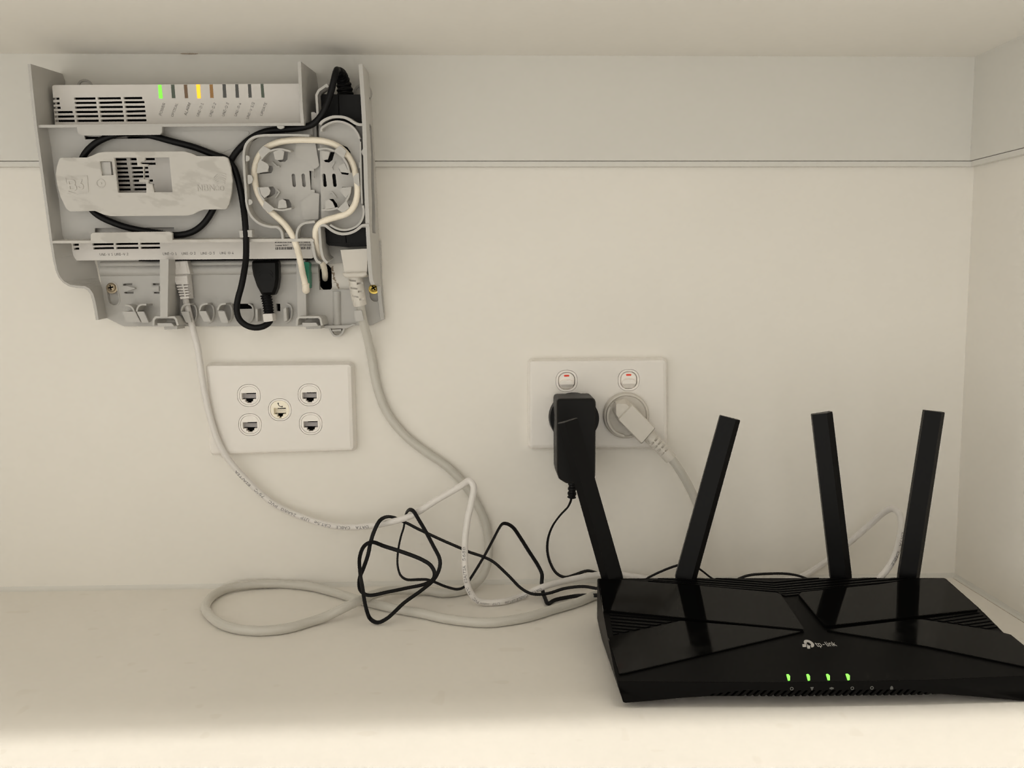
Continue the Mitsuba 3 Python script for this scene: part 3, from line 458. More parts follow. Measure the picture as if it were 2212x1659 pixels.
for i in range(9):
    more = {'emitter': {'type': 'area', 'radiance': rgb(LE[i]), 'sampling_weight': 0.02}} if i in LE else {}
    put('indicator_light', ext(LQ[i], -21.5, -19.6, TRAY, bevel=.2 if i not in LE else 0), LM[i], nt, False, LL.get(i, 'unlit dark indicator window'), **more)
names = ['POWER', 'OPTICAL', 'ALARM', 'UNI-D 1', 'UNI-D 2', 'UNI-D 3', 'UNI-D 4', 'UNI-V 1/2', 'UPDATE']
TP = [[(-243.5,-36.3),(-239.6,-27.5)], [(-234.7,-37.3),(-230.0,-27.5)], [(-224.4,-36.3),(-220.3,-27.4)], [(-215.3,-37.1),(-210.7,-27.4)], [(-205.7,-37.1),(-201.2,-27.4)], [(-196.0,-36.9),(-191.4,-27.2)], [(-186.5,-36.9),(-182.1,-27.2)], [(-177.6,-39.0),(-171.9,-26.8)], [(-166.8,-36.4),(-162.5,-27.0)]]
for s, q in zip(names, TP): put('printed_label', text_at(s, q[0], q[1], -20.0, TRAY), 'ink', nt, False)
for s, q in (('UNI-V 1', [(-301.3,-143.1),(-291.1,-143.0)]), ('UNI-V 2', [(-289.7,-143.0),(-279.0,-142.8)]), ('UNI-D 1', [(-251.9,-142.7),(-241.0,-142.6)]), ('UNI-D 2', [(-237.2,-142.6),(-226.1,-142.4)]), ('UNI-D 3', [(-222.1,-142.5),(-211.1,-142.3)]), ('UNI-D 4', [(-207.1,-142.3),(-196.2,-142.2)])):
    put('printed_label', text_at(s, q[0], q[1], -20.0, TRAY), 'ink', nt, False)
def barcode(p0, p1, p2, n, seed):
    rs = np.random.default_rng(seed); p0, p1, p2 = map(np.array, (p0, p1, p2)); e = (p1 - p0) / n; b = []
    i = 0
    while i < n:
        k = int(rs.integers(1, 4)); a, c = p0 + e * i, p0 + e * min(i + k, n)
        b.append(ext([tuple(a), tuple(c), tuple(c + p2 - p0), tuple(a + p2 - p0)], -20, -19.85, TRAY)); i += k + int(rs.integers(1, 3))
    return b
q = [(-163.1,-133.5),(-134.9,-133.2),(-163.0,-132.2)]; put('barcode', barcode(q[0], q[1], q[2], 110, 4), 'ink', nt, False)
q = [(-163.1,-138.8),(-135.2,-138.5),(-162.9,-136.8)]; put('barcode', barcode(q[0], q[1], q[2], 110, 9), 'ink', nt, False)
q = [(-162.9,-136.1),(-152.6,-135.9)]; put('printed_label', text_at('Lower MAC', q[0], q[1], -20, TRAY, bold=True), 'ink', nt, False)
q = [(-147.2,-135.9),(-134.7,-135.8)]; put('printed_label', text_at('1A6FFD83A8', q[0], q[1], -20, TRAY, bold=True), 'ink', nt, False)

# ---------------------------------------------------------------- the terminal's power supply with its cable
ps = thing('power_supply', 'black power supply brick in the bracket, its black cable coiled under the oval cover', 'power supply')
pb = Polygon([(-123.8,-21.1),(-122.3,-20.1),(-89.9,-20.4),(-86.3,-20.4),(-87.7,-134.8),(-89.2,-136.3),(-105.4,-137.0),(-120.8,-135.8),(-122.6,-134.3),(-122.7,-122.7)])
lx = [(-107.9,-20.4),(-106.9,-137.3)]
put('casing', ext(poly(pb, 1.5), -44, -20, TRAY, bevel=1.2), 'black_plastic', ps)
seam = LineString([(-107.9,-21.1),(-108.3,-53.4),(-107.5,-117.3),(-106.5,-135.9)]).buffer(.35)
put('seam', ext(seam, -21, -19.9, TRAY), 'void_black', ps, False)
put('lower_lip', ext(poly([(-121.0,-133.3),(-88.0,-133.7),(-88.9,-135.9),(-105.4,-137.0),(-120.4,-135.5)], .6), -30, -19.3, TRAY, bevel=.5), 'black_plastic', ps)
st = [(-104.5,-25.5,402.9),(-105.0,-26.2,408.1),(-106.0,-28.1,414.0),(-106.6,-33.6,417.0),(-107.1,-41.7,417.3)]
put('strain_relief', sweep(spline(st, .8), ring(5.2, 18), scale=np.linspace(1.25, .62, len(spline(st, .8))) * (1 + .06 * np.sign(np.sin(np.arange(len(spline(st, .8))) * 1.6)))), 'black_soft', ps)
pc = [(-106.6,-33.6,417.0),(-107.2,-43.8,417.6),(-106.8,-53.5,415.4),(-107.4,-57.0,411.3),(-110.5,-56.4,400.3),(-114.4,-55.0,390.4),(-119.2,-52.9,382.3),(-125.9,-51.0,376.5),(-135.3,-49.6,374.0),(-149.5,-48.5,372.8),(-162.0,-47.3,371.6),(-172.7,-46.7,367.2),(-181.8,-44.7,360.6),(-188.1,-42.8,354.2),(-193.9,-42.4,344.2),(-200.5,-39.9,327.0),(-208.8,-37.6,310.6),(-216.7,-36.2,301.5),(-226.0,-35.5,296.2),(-238.7,-35.2,294.5),(-250.6,-36.5,296.2),(-264.6,-36.8,298.4),(-280.1,-37.4,302.6),(-296.8,-38.7,311.4),(-304.8,-40.7,325.3),(-305.0,-43.1,342.4),(-301.0,-44.7,353.3),(-293.1,-45.8,361.4),(-282.5,-47.6,366.6),(-269.4,-48.1,370.0),(-250.5,-47.9,368.7),(-234.2,-45.3,364.6),(-217.4,-43.7,360.3),(-202.9,-43.9,354.8),(-192.8,-45.4,351.1),(-188.0,-44.5,345.0),(-185.0,-42.9,333.7),(-182.9,-41.9,319.7),(-180.6,-45.9,305.4),(-179.9,-47.4,294.8),(-180.7,-44.1,286.1),(-182.7,-38.6,275.6),(-186.2,-32.0,264.9),(-189.6,-28.5,254.1),(-192.8,-27.1,244.9),(-194.5,-25.9,236.5),(-192.9,-24.8,228.3),(-187.8,-24.1,223.5),(-180.2,-23.8,221.5),(-173.3,-23.0,223.0),(-169.3,-20.5,226.5),(-170.1,-18.0,230.2)]
put('cable', tube(pc, 2.45, 14), 'black_soft', ps)
pl = [(-183.0,275.0),(-162.0,275.3),(-161.9,268.6),(-162.1,260.2),(-163.4,253.2),(-165.8,247.6),(-175.8,247.3),(-179.6,254.7),(-182.2,263.2),(-183.1,269.5)]
plug = m3.Manifold.batch_hull([ext(poly(pl, 2), 10, 18, WALL), ext(poly(pl, 2).buffer(-2.2), 7, 21, WALL)])
put('plug', plug, 'black_plastic', ps)
put('plug_ridge', [strip(smoothline([(-177.9,265.0),(-174.9,267.6),(-171.2,267.9),(-167.6,266.8),(-166.2,263.9)]), .6, 20, 21.6, WALL), strip(smoothline([(-177.6,262.8),(-174.6,265.0),(-171.3,265.4),(-168.0,264.2),(-166.3,261.7)]), .6, 20, 21.6, WALL), strip([(-176.6,259.9),(-167.8,259.8)], .6, 20, 21.5, WALL)], 'black_plastic', ps)
b0 = [(-173.8,-14.0,247.6),(-172.4,-14.5,240.9),(-171.4,-15.5,232.7)]
bc = spline(b0, .5); put('strain_relief', sweep(bc, ring(4.4, 16), scale=np.linspace(1.0, .92, len(bc)) * np.where((np.arange(len(bc)) // 2) % 2 == 0, 1.05, .86)), 'black_soft', ps)

# ---------------------------------------------------------------- fibre patch cord
fc = thing('fibre_cord', 'cream fibre patch cord looped round the organiser, with a green connector', 'fibre cable')
fp = [(-140.6,-18.0,253.1),(-141.0,-19.0,256.8),(-141.8,-22.0,263.0),(-141.5,-32.0,272.0),(-142.4,-35.2,279.9),(-143.1,-40.1,286.1),(-145.2,-41.0,292.5),(-149.0,-40.9,298.9),(-154.9,-38.8,305.4),(-161.9,-38.7,311.8),(-167.8,-39.7,318.8),(-171.8,-39.9,326.9),(-173.3,-41.1,335.6),(-172.8,-42.4,344.2),(-169.8,-43.5,352.4),(-163.5,-45.5,359.1),(-153.7,-46.1,363.5),(-143.1,-46.4,365.2),(-130.8,-46.4,365.5),(-118.6,-46.3,364.5),(-109.6,-45.8,361.5),(-103.1,-45.2,356.7),(-98.2,-44.1,349.2),(-95.7,-42.9,340.6),(-94.4,-43.6,331.8),(-94.9,-43.4,323.0),(-97.2,-43.4,316.0),(-101.9,-43.6,310.7),(-109.9,-43.2,307.9),(-118.4,-43.9,305.4),(-124.2,-43.5,302.6),(-127.5,-41.8,298.1),(-128.2,-38.9,291.5),(-127.3,-34.6,282.7),(-126.2,-27.5,275.7),(-126.4,-14.0,269.3),(-127.1,-6.0,264.2),(-129.1,6.0,260.5)]
put('cord', tube(fp, 2.45, 14), 'fibre_cream', fc)
put('connector', ext(poly([(-143.3,273.8),(-137.4,273.7),(-137.6,253.0),(-142.4,252.3)], 1), 8, 19, WALL, bevel=1), 'fibre_green', fc, label='green square connector')
put('boot_tip', tube([(-140.7,-19.0,256.8),(-140.8,-17.0,252.3),(-141.2,-15.0,250.8)], 3.0, 14, .6), 'fibre_cream', fc)

# ---------------------------------------------------------------- data cable
dc = thing('data_cable', 'printed white network cable with clear plug, hanging from the terminal to the router', 'network cable')
ep = [(-239.0,-13.0,246.8),(-237.3,-13.5,239.3),(-235.1,-13.5,228.1),(-233.1,-12.0,216.8),(-230.9,-11.0,204.7),(-229.2,-12.0,191.9),(-226.8,-13.5,174.9),(-224.7,-13.8,161.2),(-221.2,-13.8,143.6),(-215.9,-13.5,126.3),(-207.8,-11.0,110.2),(-194.4,-9.0,93.3),(-174.4,-9.0,74.6),(-148.1,-12.0,62.5),(-121.6,-18.0,56.6),(-99.9,-24.0,57.5),(-78.7,-30.0,61.9),(-57.8,-36.0,69.3),(-37.3,-40.0,82.6),(-16.6,-45.0,95.6),(-10.2,-50.0,100.7),(-6.9,-52.0,97.0),(-8.4,-54.0,85.6),(-11.8,-56.0,70.8),(-13.8,-57.0,55.7),(-14.3,-58.0,41.0),(-13.8,-60.0,28.1),(-10.9,-59.0,14.1),(-4.7,-57.0,5.0),(3.4,-56.5,2.8),(15.2,-54.9,2.8),(31.0,-42.8,3.0),(46.4,-44.0,10.2),(67.9,-30.0,11.1),(89.8,-20.0,11.9),(109.5,-13.0,11.0),(132.2,-12.0,7.5),(163.9,-12.0,2.6),(204.1,-10.0,-0.3),(240.7,-8.0,0.1),(261.0,-7.0,1.5),(275.0,-7.0,5.0),(294.3,-8.0,18.1),(310.6,-13.0,34.7),(325.1,-26.0,56.0),(330.6,-35.0,66.9),(333.9,-43.0,71.9),(335.2,-52.0,71.0),(334.1,-61.0,63.9),(328.9,-70.0,55.1),(321.6,-79.0,44.0),(312.7,-86.0,35.2),(303.7,-93.0,29.8),(295.3,-103.0,26.7)]
EC = spline(ep, 1.2)
put('sheath', sweep(EC, ring(2.6, 16)), 'data_cable_white', dc)
put('clear_plug', ext(poly([(-246.1,275.2),(-234.4,275.6),(-232.3,264.5),(-245.5,263.9)], .6), 9, 18, WALL, bevel=.5), 'clear_plastic', dc, label='clear modular plug')
put('plug_core', ext(poly([(-244.4,274.1),(-235.6,274.4),(-234.2,265.3),(-244.1,264.6)], .5), 12, 18.6, WALL, bevel=.3), 'data_cable_white', dc)
put('plug_latch', ext(poly([(-243.3,274.1),(-239.7,274.1),(-239.9,269.7),(-243.2,269.7)], .3), 18, 20, WALL, bevel=.3), 'data_cable_white', dc)
boot = m3.Manifold.batch_hull([ext([(-245.5,263.9),(-234.1,264.2)]+[(-233.1,245.0),(-240.8,244.3)], 9, 18, WALL), ext([(-245.2,262.7),(-234.5,263.1)]+[(-233.8,245.4),(-240.4,244.6)], 8, 19.4, WALL)])
for q in ([(-244.4,256.1),(-238.9,256.3),(-239.0,255.4),(-244.1,255.2)], [(-237.8,256.3),(-231.9,256.6),(-232.0,255.7),(-237.5,255.3)], [(-244.2,253.7),(-238.3,254.1),(-238.3,253.0),(-243.8,252.8)], [(-237.4,254.1),(-231.7,254.4),(-231.7,253.3),(-237.2,252.9)], [(-243.5,251.7),(-238.0,251.8),(-238.0,250.7),(-243.2,250.6)], [(-237.1,251.8),(-231.4,252.4),(-231.4,251.3),(-236.9,250.9)], [(-242.9,249.5),(-237.5,249.8),(-237.4,248.7),(-242.5,248.5)], [(-236.6,249.8),(-231.1,250.2),(-231.1,249.0),(-236.5,248.7)], [(-242.2,247.4),(-237.3,247.6),(-237.1,246.7),(-241.9,246.5)], [(-236.3,247.6),(-230.8,248.1),(-230.9,247.0),(-236.2,246.7)]):
    boot = boot - ext(q, 15.5, 22, WALL)
put('plug_boot', boot, 'data_cable_white', dc)
for s, a, b, o in (('DATA', [(-93.2,-26.0,58.7)], [(-103.4,-23.0,57.3)], 0), ('CABLE', [(-108.1,-22.0,57.1)], [(-120.5,-18.0,56.6)], 0), ('CAT.5e', [(-125.2,-17.0,57.2)], [(-139.0,-14.0,59.7)], 0), ('UTP', [(-143.7,-13.0,61.1)], [(-150.7,-12.0,63.7)], 0), ('24AWG', [(-155.1,-11.0,65.4)], [(-167.0,-10.0,70.9)], 0), ('PVC', [(-170.6,-9.0,72.6)], [(-177.8,-9.0,77.0)], 0), ('75°C', [(-181.5,-9.0,79.8)], [(-189.3,-9.0,87.0)], 0), ('EIA/TIA', [(-191.8,-9.0,90.2)], [(-202.9,-10.0,103.8)], 1),
                   ('568B', [(-14.3,-58.0,38.8)], [(-13.9,-57.0,49.0)], 2), ('EIA/TIA', [(-13.7,-60.0,21.3)], [(-14.3,-59.0,34.2)], 2), ('75°C', [(-9.8,-59.0,11.8)], [(-12.3,-60.0,17.9)], 2), ('PVC', [(-4.0,-57.0,4.6)], [(-8.0,-58.0,8.8)], 3), ('24AWG', [(4.5,-50.0,0.5)], [(-2.5,-56.0,3.5)], 3), ('UTP', [(10.9,-50.0,0.8)], [(6.4,-50.0,0.5)], 3), ('CAT.5e', [(23.3,-48.0,2.6)], [(13.5,-50.0,0.8)], 3), ('CABLE', [(35.3,-46.0,6.0)], [(26.3,-48.0,3.3)], 3), ('DATA', [(46.7,-44.0,10.1)], [(39.1,-46.0,7.8)], 3),
                   ('DATA', [(330.5,-68.0,57.1)], [(325.0,-75.0,49.1)], 4), ('CABLE', [(322.7,-78.0,45.5)], [(315.3,-84.0,37.1)], 4)):
    out = [(0, -1, .05), (-.35, -1, -.2), (-.25, -1, .1), (0, -1, -.1), (.25, -1, .25)][o]
    put('printed_text', text_on_cable(s, EC, 2.6, a[0], b[0], out), 'cable_ink', dc, False)
# ---------------------------------------------------------------- data wall plate
def rrect(cx, cz, w, h, r, ang=0.0):
    p = sbox(-w / 2 + r, -h / 2 + r, w / 2 - r, h / 2 - r).buffer(r, quad_segs=8)
    return affinity.translate(affinity.rotate(p, ang, origin=(0, 0)), cx, cz)
def faceplate(p, o, b):
    """A convex wall plate with a wide sloping rim and a flat raised field."""
    return hullstack([(p, 0.3), (p, o * .35), (p.buffer(-b * .12), o * .7), (p.buffer(-b * .45), o * .93), (p.buffer(-b), o)])
dp = thing('data_outlet', 'white wall plate with five network and telephone jacks, below the grey bracket', 'wall outlet')
dpl = poly([(-226.3,190.3),(-222.8,191.8),(-108.4,192.0),(-105.4,189.4),(-104.8,120.2),(-107.4,117.3),(-223.4,115.1),(-226.0,117.9)], 1.5)
body = faceplate(dpl, 10, 4.5)
jx = [[(-191.1,165.3)][0], [(-141.6,165.4)][0], [(-166.2,153.3)][0], [(-191.0,141.1)][0], [(-141.3,141.4)][0]]
for c in jx: body = body - ext(rrect(c[0], c[1], 18.9, 18.5, 8.4, .8), 2, 12)
put('faceplate', body, 'plate_white', dp)
for i, c in enumerate(jx):
    mat = 'jack_ivory' if i == 2 else 'jack_white'
    rim = ext(rrect(c[0], c[1], 18.4, 18.0, 8.2, .8), 2, 10.25, bevel=.4) - ext(rrect(c[0], c[1], 15.7, 15.3, 6.9, .8), 1, 12)
    j = put('jack', rim, 'jack_white', dp, label='cream telephone jack with a handset symbol' if i == 2 else None)
    w2, dz = (5.0, -.4) if i == 2 else (5.9, .2)
    cav = Polygon([(-w2, 1.9 + dz), (w2, 1.9 + dz), (w2, -3.4 + dz), (w2 - 2.6, -3.4 + dz), (w2 - 2.6, -5.3 + dz), (w2 - 4.0, -5.3 + dz), (w2 - 4.0, -6.4 + dz), (-w2 + 4.0, -6.4 + dz), (-w2 + 4.0, -5.3 + dz), (-w2 + 2.6, -5.3 + dz), (-w2 + 2.6, -3.4 + dz), (-w2, -3.4 + dz)])
    cav = affinity.translate(affinity.rotate(cav, .8, origin=(0, 0)), c[0], c[1])
    ins = ext(rrect(c[0], c[1], 15.35, 14.95, 6.75, .8), 2, 10.1, bevel=.4) - ext(cav, 2.5, 12)
    put('insert', ins, mat, j)
    put('cavity_block', ext([(c[0] - w2 - .2, c[1] - 3.6 + dz), (c[0] + w2 + .2, c[1] - 3.6 + dz), (c[0] + w2 + .2, c[1] + 2.1 + dz), (c[0] - w2 - .2, c[1] + 2.1 + dz)], 1.9, 5.2), 'jack_ivory' if i == 2 else 'jack_grey', j, False)
    put('cavity_back', ext([(c[0] - w2 - .3, c[1] - 6.6 + dz), (c[0] + w2 + .3, c[1] - 6.6 + dz), (c[0] + w2 + .3, c[1] - 3.0 + dz), (c[0] - w2 - .3, c[1] - 3.0 + dz)], 1.5, 5.6), 'void_black', j, False)
    put('contact', [ext([(c[0] + x, c[1] + .9 + dz), (c[0] + x + .5, c[1] + .9 + dz), (c[0] + x + .5, c[1] + 1.9 + dz), (c[0] + x, c[1] + 1.9 + dz)], 5.1, 8.2) for x in np.arange(-w2 * .4, w2 * .9, 1.1)], 'void_black', j, False, kind='stuff')
hs = np.array(jx[2]) + (0.4, 4.1)
put('handset_symbol', [strip(smoothline([(hs[0] - 1.7, hs[1] + 1.2), (hs[0] - 1.3, hs[1] - .2), (hs[0] - .1, hs[1] - 1.3), (hs[0] + 1.4, hs[1] - 1.5)], .2), .55, 10.0, 10.25, WALL)] + [tm(ext(Point(hs[0] + a, hs[1] + b).buffer(.62), 10.0, 10.25)) for a, b in ((-1.6, 1.2), (1.5, -1.5))], 'ink', dp, False)

# ---------------------------------------------------------------- double power outlet
po = thing('power_outlet', 'white double power outlet with two rocker switches, behind the router aerials', 'power outlet')
ppl = poly([(38.7,191.5),(41.4,193.4),(152.1,193.6),(155.2,191.1),(156.6,119.5),(154.2,116.8),(41.6,117.3),(38.5,120.3)], 1.5)
pbod = faceplate(ppl, 9, 4.0)
sx = [[(70.7,175.2)][0], [(122.5,175.5)][0]]
for c in sx: pbod = pbod - ext(rrect(c[0], c[1], 18.05, 18.05, 7.8), 2, 12)
put('faceplate', pbod, 'plate_white', po)
for c in sx:
    s_ = put('switch', ext(rrect(c[0], c[1], 17.6, 17.6, 7.6), 2, 9.6, bevel=.5) - ext(rrect(c[0], c[1], 14.2, 14.6, 6.2), 1, 12), 'jack_white', po)
    low = rrect(c[0], c[1] - 2.7, 11.8, 8.0, 3.6); crest = [q for q in low.exterior.coords if q[1] > c[1] - 2.2]
    lobe = m3.Manifold.hull_points(np.vstack([np.c_[np.array(low.exterior.coords), np.full(len(low.exterior.coords), 8.2)], np.c_[np.array(low.buffer(-.4).exterior.coords), np.full(len(low.buffer(-.4).exterior.coords), 8.6)], [(q[0], q[1] - .5, 11.6) for q in crest], [(q[0] * .96 + c[0] * .04, q[1] - 1.1, 11.7) for q in crest]]))
    rk = soft_plate(rrect(c[0], c[1], 13.5, 13.9, 5.9), 4, 8.4, .8) + tf(lobe, WALL)
    put('rocker', rk, 'jack_white', s_)
    a = [c[0], c[1] + 4.3]
    put('on_mark', tf(m3.Manifold.batch_hull([m3.Manifold.sphere(.75, 12).scale((1, 1, .5)).translate((a[0] + d, a[1], 8.5)) for d in (-1.5, 1.5)]), WALL), 'switch_red', s_, label='red on mark')
    put('well', ext(rrect(c[0], c[1], 14.6, 15.0, 6.4), 1.5, 4.0), 'gap_dark', s_, False)

# ---------------------------------------------------------------- white power cord: terminal end, cord, wall plug
pw = thing('power_lead', 'thick white power cord looping on the shelf between the bracket and the right socket', 'power cord')
up = [(-110.1,283.0),(-90.2,284.1),(-88.6,275.6),(-90.3,264.6),(-106.5,264.0),(-108.1,273.9)]
con = m3.Manifold.batch_hull([ext([(-110.1,282.7),(-89.5,283.7),(-88.9,279.7),(-109.5,278.6)], 12, 33, WALL), ext([(-107.5,269.5),(-89.8,270.1),(-89.9,264.3),(-107.2,264.0)], 14, 32, WALL)])
put('connector', con, 'plug_white', pw)
put('connector_collar', soft_plate([(-109.0,265.1),(-89.5,265.7),(-89.6,262.8),(-92.6,261.3),(-106.2,261.0),(-108.7,262.9)], 12, 35, 2.0), 'plug_white', pw)
b0 = spline([(-99.9,-24.0,262.5),(-99.1,-23.5,253.6),(-97.9,-22.5,244.4),(-97.0,-21.5,239.2)], .6)
bt = sweep(b0, ring(6.3, 20), scale=np.linspace(1.0, .86, len(b0)))
bm = m3.Manifold(m3.Mesh(np.array(bt.vertices, np.float32), np.array(bt.faces, np.uint32)))
for q in ([(-104.4,259.9),(-98.9,259.1),(-99.0,257.7),(-104.4,258.4)], [(-98.3,257.0),(-91.3,258.0),(-91.3,256.4),(-98.3,255.5)], [(-103.5,253.7),(-98.0,252.9),(-98.0,251.5),(-103.5,252.2)], [(-97.7,250.7),(-91.1,251.4),(-91.1,250.0),(-97.7,249.3)], [(-102.5,247.5),(-97.4,246.3),(-97.4,245.0),(-102.5,246.0)], [(-96.7,244.5),(-90.8,245.4),(-90.9,243.7),(-96.7,243.0)]):
    bm = bm - ext(q, 26.0, 34, WALL)
put('strain_relief', bm, 'plug_white', pw)
cp = [(-97.0,-21.5,239.9),(-96.5,-21.0,234.3),(-95.3,-20.0,226.8),(-93.7,-16.0,218.0),(-92.0,-10.0,206.3),(-90.5,-6.0,194.6),(-88.6,-4.3,180.2),(-86.2,-4.2,168.5),(-81.1,-4.2,153.8),(-72.9,-4.2,140.0),(-60.4,-4.2,126.2),(-45.1,-4.2,114.3),(-30.9,-4.2,104.3),(-15.5,-4.2,88.3),(-5.5,-4.2,72.2),(1.8,-4.4,56.2),(4.4,-5.0,42.3),(4.9,-7.0,30.8),(3.9,-10.0,20.9),(-0.5,-14.0,11.3),(-6.8,-18.0,5.5),(-17.0,-29.7,4.0),(-31.7,-34.8,4.0),(-46.1,-28.3,4.0),(-60.5,-29.5,5.0),(-76.5,-35.9,7.0),(-89.8,-53.7,9.0),(-98.8,-74.3,11.0),(-108.0,-82.8,9.0),(-118.9,-87.4,5.0),(-129.8,-95.4,3.8),(-145.7,-108.7,3.7),(-166.8,-112.4,3.7),(-190.4,-102.0,3.7),(-208.7,-79.8,3.7),(-219.2,-56.5,3.7),(-220.0,-33.0,4.0),(-213.3,-16.0,4.4),(-198.1,-8.0,4.7),(-181.3,-5.0,4.3),(-165.9,-4.6,3.5),(-144.6,-12.8,3.9),(-123.4,-27.4,3.7),(-103.7,-44.0,3.6),(-87.0,-57.1,3.7),(-66.4,-70.8,3.7),(-45.9,-82.1,3.7),(-29.5,-92.8,3.7),(-14.0,-99.4,3.7),(-1.4,-102.9,3.7),(9.7,-102.4,3.7),(33.8,-92.7,3.7),(54.0,-77.3,3.7),(75.1,-61.3,3.7),(92.2,-45.1,4.0),(113.1,-34.5,4.0),(137.4,-27.3,4.0),(158.4,-19.2,5.0),(172.6,-22.0,14.9),(180.6,-20.0,30.1),(184.3,-18.0,47.4),(182.8,-18.0,62.5),(178.1,-19.0,74.7),(171.2,-21.0,88.6),(163.6,-23.0,101.2),(156.8,-24.0,110.8),(154.4,-24.0,113.9)]
put('cord', tube(cp, 3.6, 16), 'cord_white', pw)
bc_ = [(120.0,146.3)][0]
wb = m3.Manifold.revolve(m3.CrossSection([np.array([(0, 9.2), (19.2, 9.2), (19.2, 13.0), (18.4, 14.6), (17.2, 15.0), (16.2, 13.6), (0, 11.8)])]), 48)
put('plug_base', tf(wb.translate((bc_[0], bc_[1], 0)), WALL), 'plug_white', pw)
put('plug_lip', strip(arc(bc_[0], bc_[1], 16.2, 16.2, 150, 262, 20), 1.6, 11.5, 19.0, WALL), 'plug_white', pw)
h1 = m3.Manifold.batch_hull([ext(poly([(109.1,158.6),(117.0,158.1),(122.8,153.5),(112.6,144.9),(109.2,149.5)], 1), 16, 30, WALL), ext(poly([(108.0,151.5),(118.7,161.8),(127.3,153.2),(114.3,139.8)], 1), 10, 14, WALL)])
put('plug_grip', h1, 'plug_white', pw)
h2 = m3.Manifold.batch_hull([ext(poly([(110.1,145.9),(122.0,158.3),(141.1,138.4),(129.9,125.2)], 1), 17, 31, WALL), ext(poly([(110.8,145.9),(122.0,157.2),(140.0,138.4),(129.9,126.7)], 1), 15, 33, WALL)])
put('plug_grip', h2, 'plug_white', pw)
b1 = spline([(135.0,-24.0,133.0),(144.3,-24.0,123.7),(152.1,-24.0,115.5),(155.6,-24.0,111.6)], .6)
bt = sweep(b1, ring(5.6, 20), scale=np.linspace(1.0, .92, len(b1)))
bm = m3.Manifold(m3.Mesh(np.array(bt.vertices, np.float32), np.array(bt.faces, np.uint32)))
dirv = np.array([0.70, -0.70])
for i in range(4):
    base = np.array([(140.7,126.9)][0]) + dirv * i * 4.1
    for s in (-1, 1):
        a = base + np.array([.7, .7]) * s * 1.3; b = base + np.array([.7, .7]) * s * 4.4
        bm = bm - ext(LineString([a, b]).buffer(.85), 26.3, 36, WALL)
put('strain_relief', bm, 'plug_white', pw)

# ---------------------------------------------------------------- black plug-in adapter of the router
ad = thing('power_adapter', 'black plug-in adapter in the left socket, its thin black cord tangled above the shelf', 'power adapter')
ap = poly([(60.1,165.1),(89.1,165.2),(90.2,161.9),(90.1,102.4),(87.9,97.1),(67.2,97.0),(61.3,100.8),(59.8,106.5),(59.4,162.2)], 2.5)
am = hullstack([(ap.buffer(.3), 16), (ap.buffer(.3), 46), (ap.buffer(-.3), 47.6), (ap.buffer(-1.2), 48.6)])
put('casing', am, 'adapter_black', ad)
c = [(76.1,145.2)][0]
put('plug_base', tf(m3.Manifold.cylinder(7.4, 20.5, 19.8, 48).translate((c[0], c[1], 9.2)), WALL), 'black_plastic', ad)
c2 = [(76.7,147.5)][0]
put('side_bulge', tf(m3.Manifold.cylinder(14, 17.6, 17.6, 48).translate((c2[0], c2[1], 24)), WALL), 'adapter_black', ad)
b2 = spline([(73.3,-32.0,94.4),(73.3,-32.0,87.5),(73.0,-31.0,81.9)], .5)
put('strain_relief', sweep(b2, ring(3.5, 16), scale=np.linspace(.95, 1.0, len(b2)) * np.where((np.arange(len(b2)) // 4) % 2 == 0, 1.05, .86)), 'black_soft', ad)
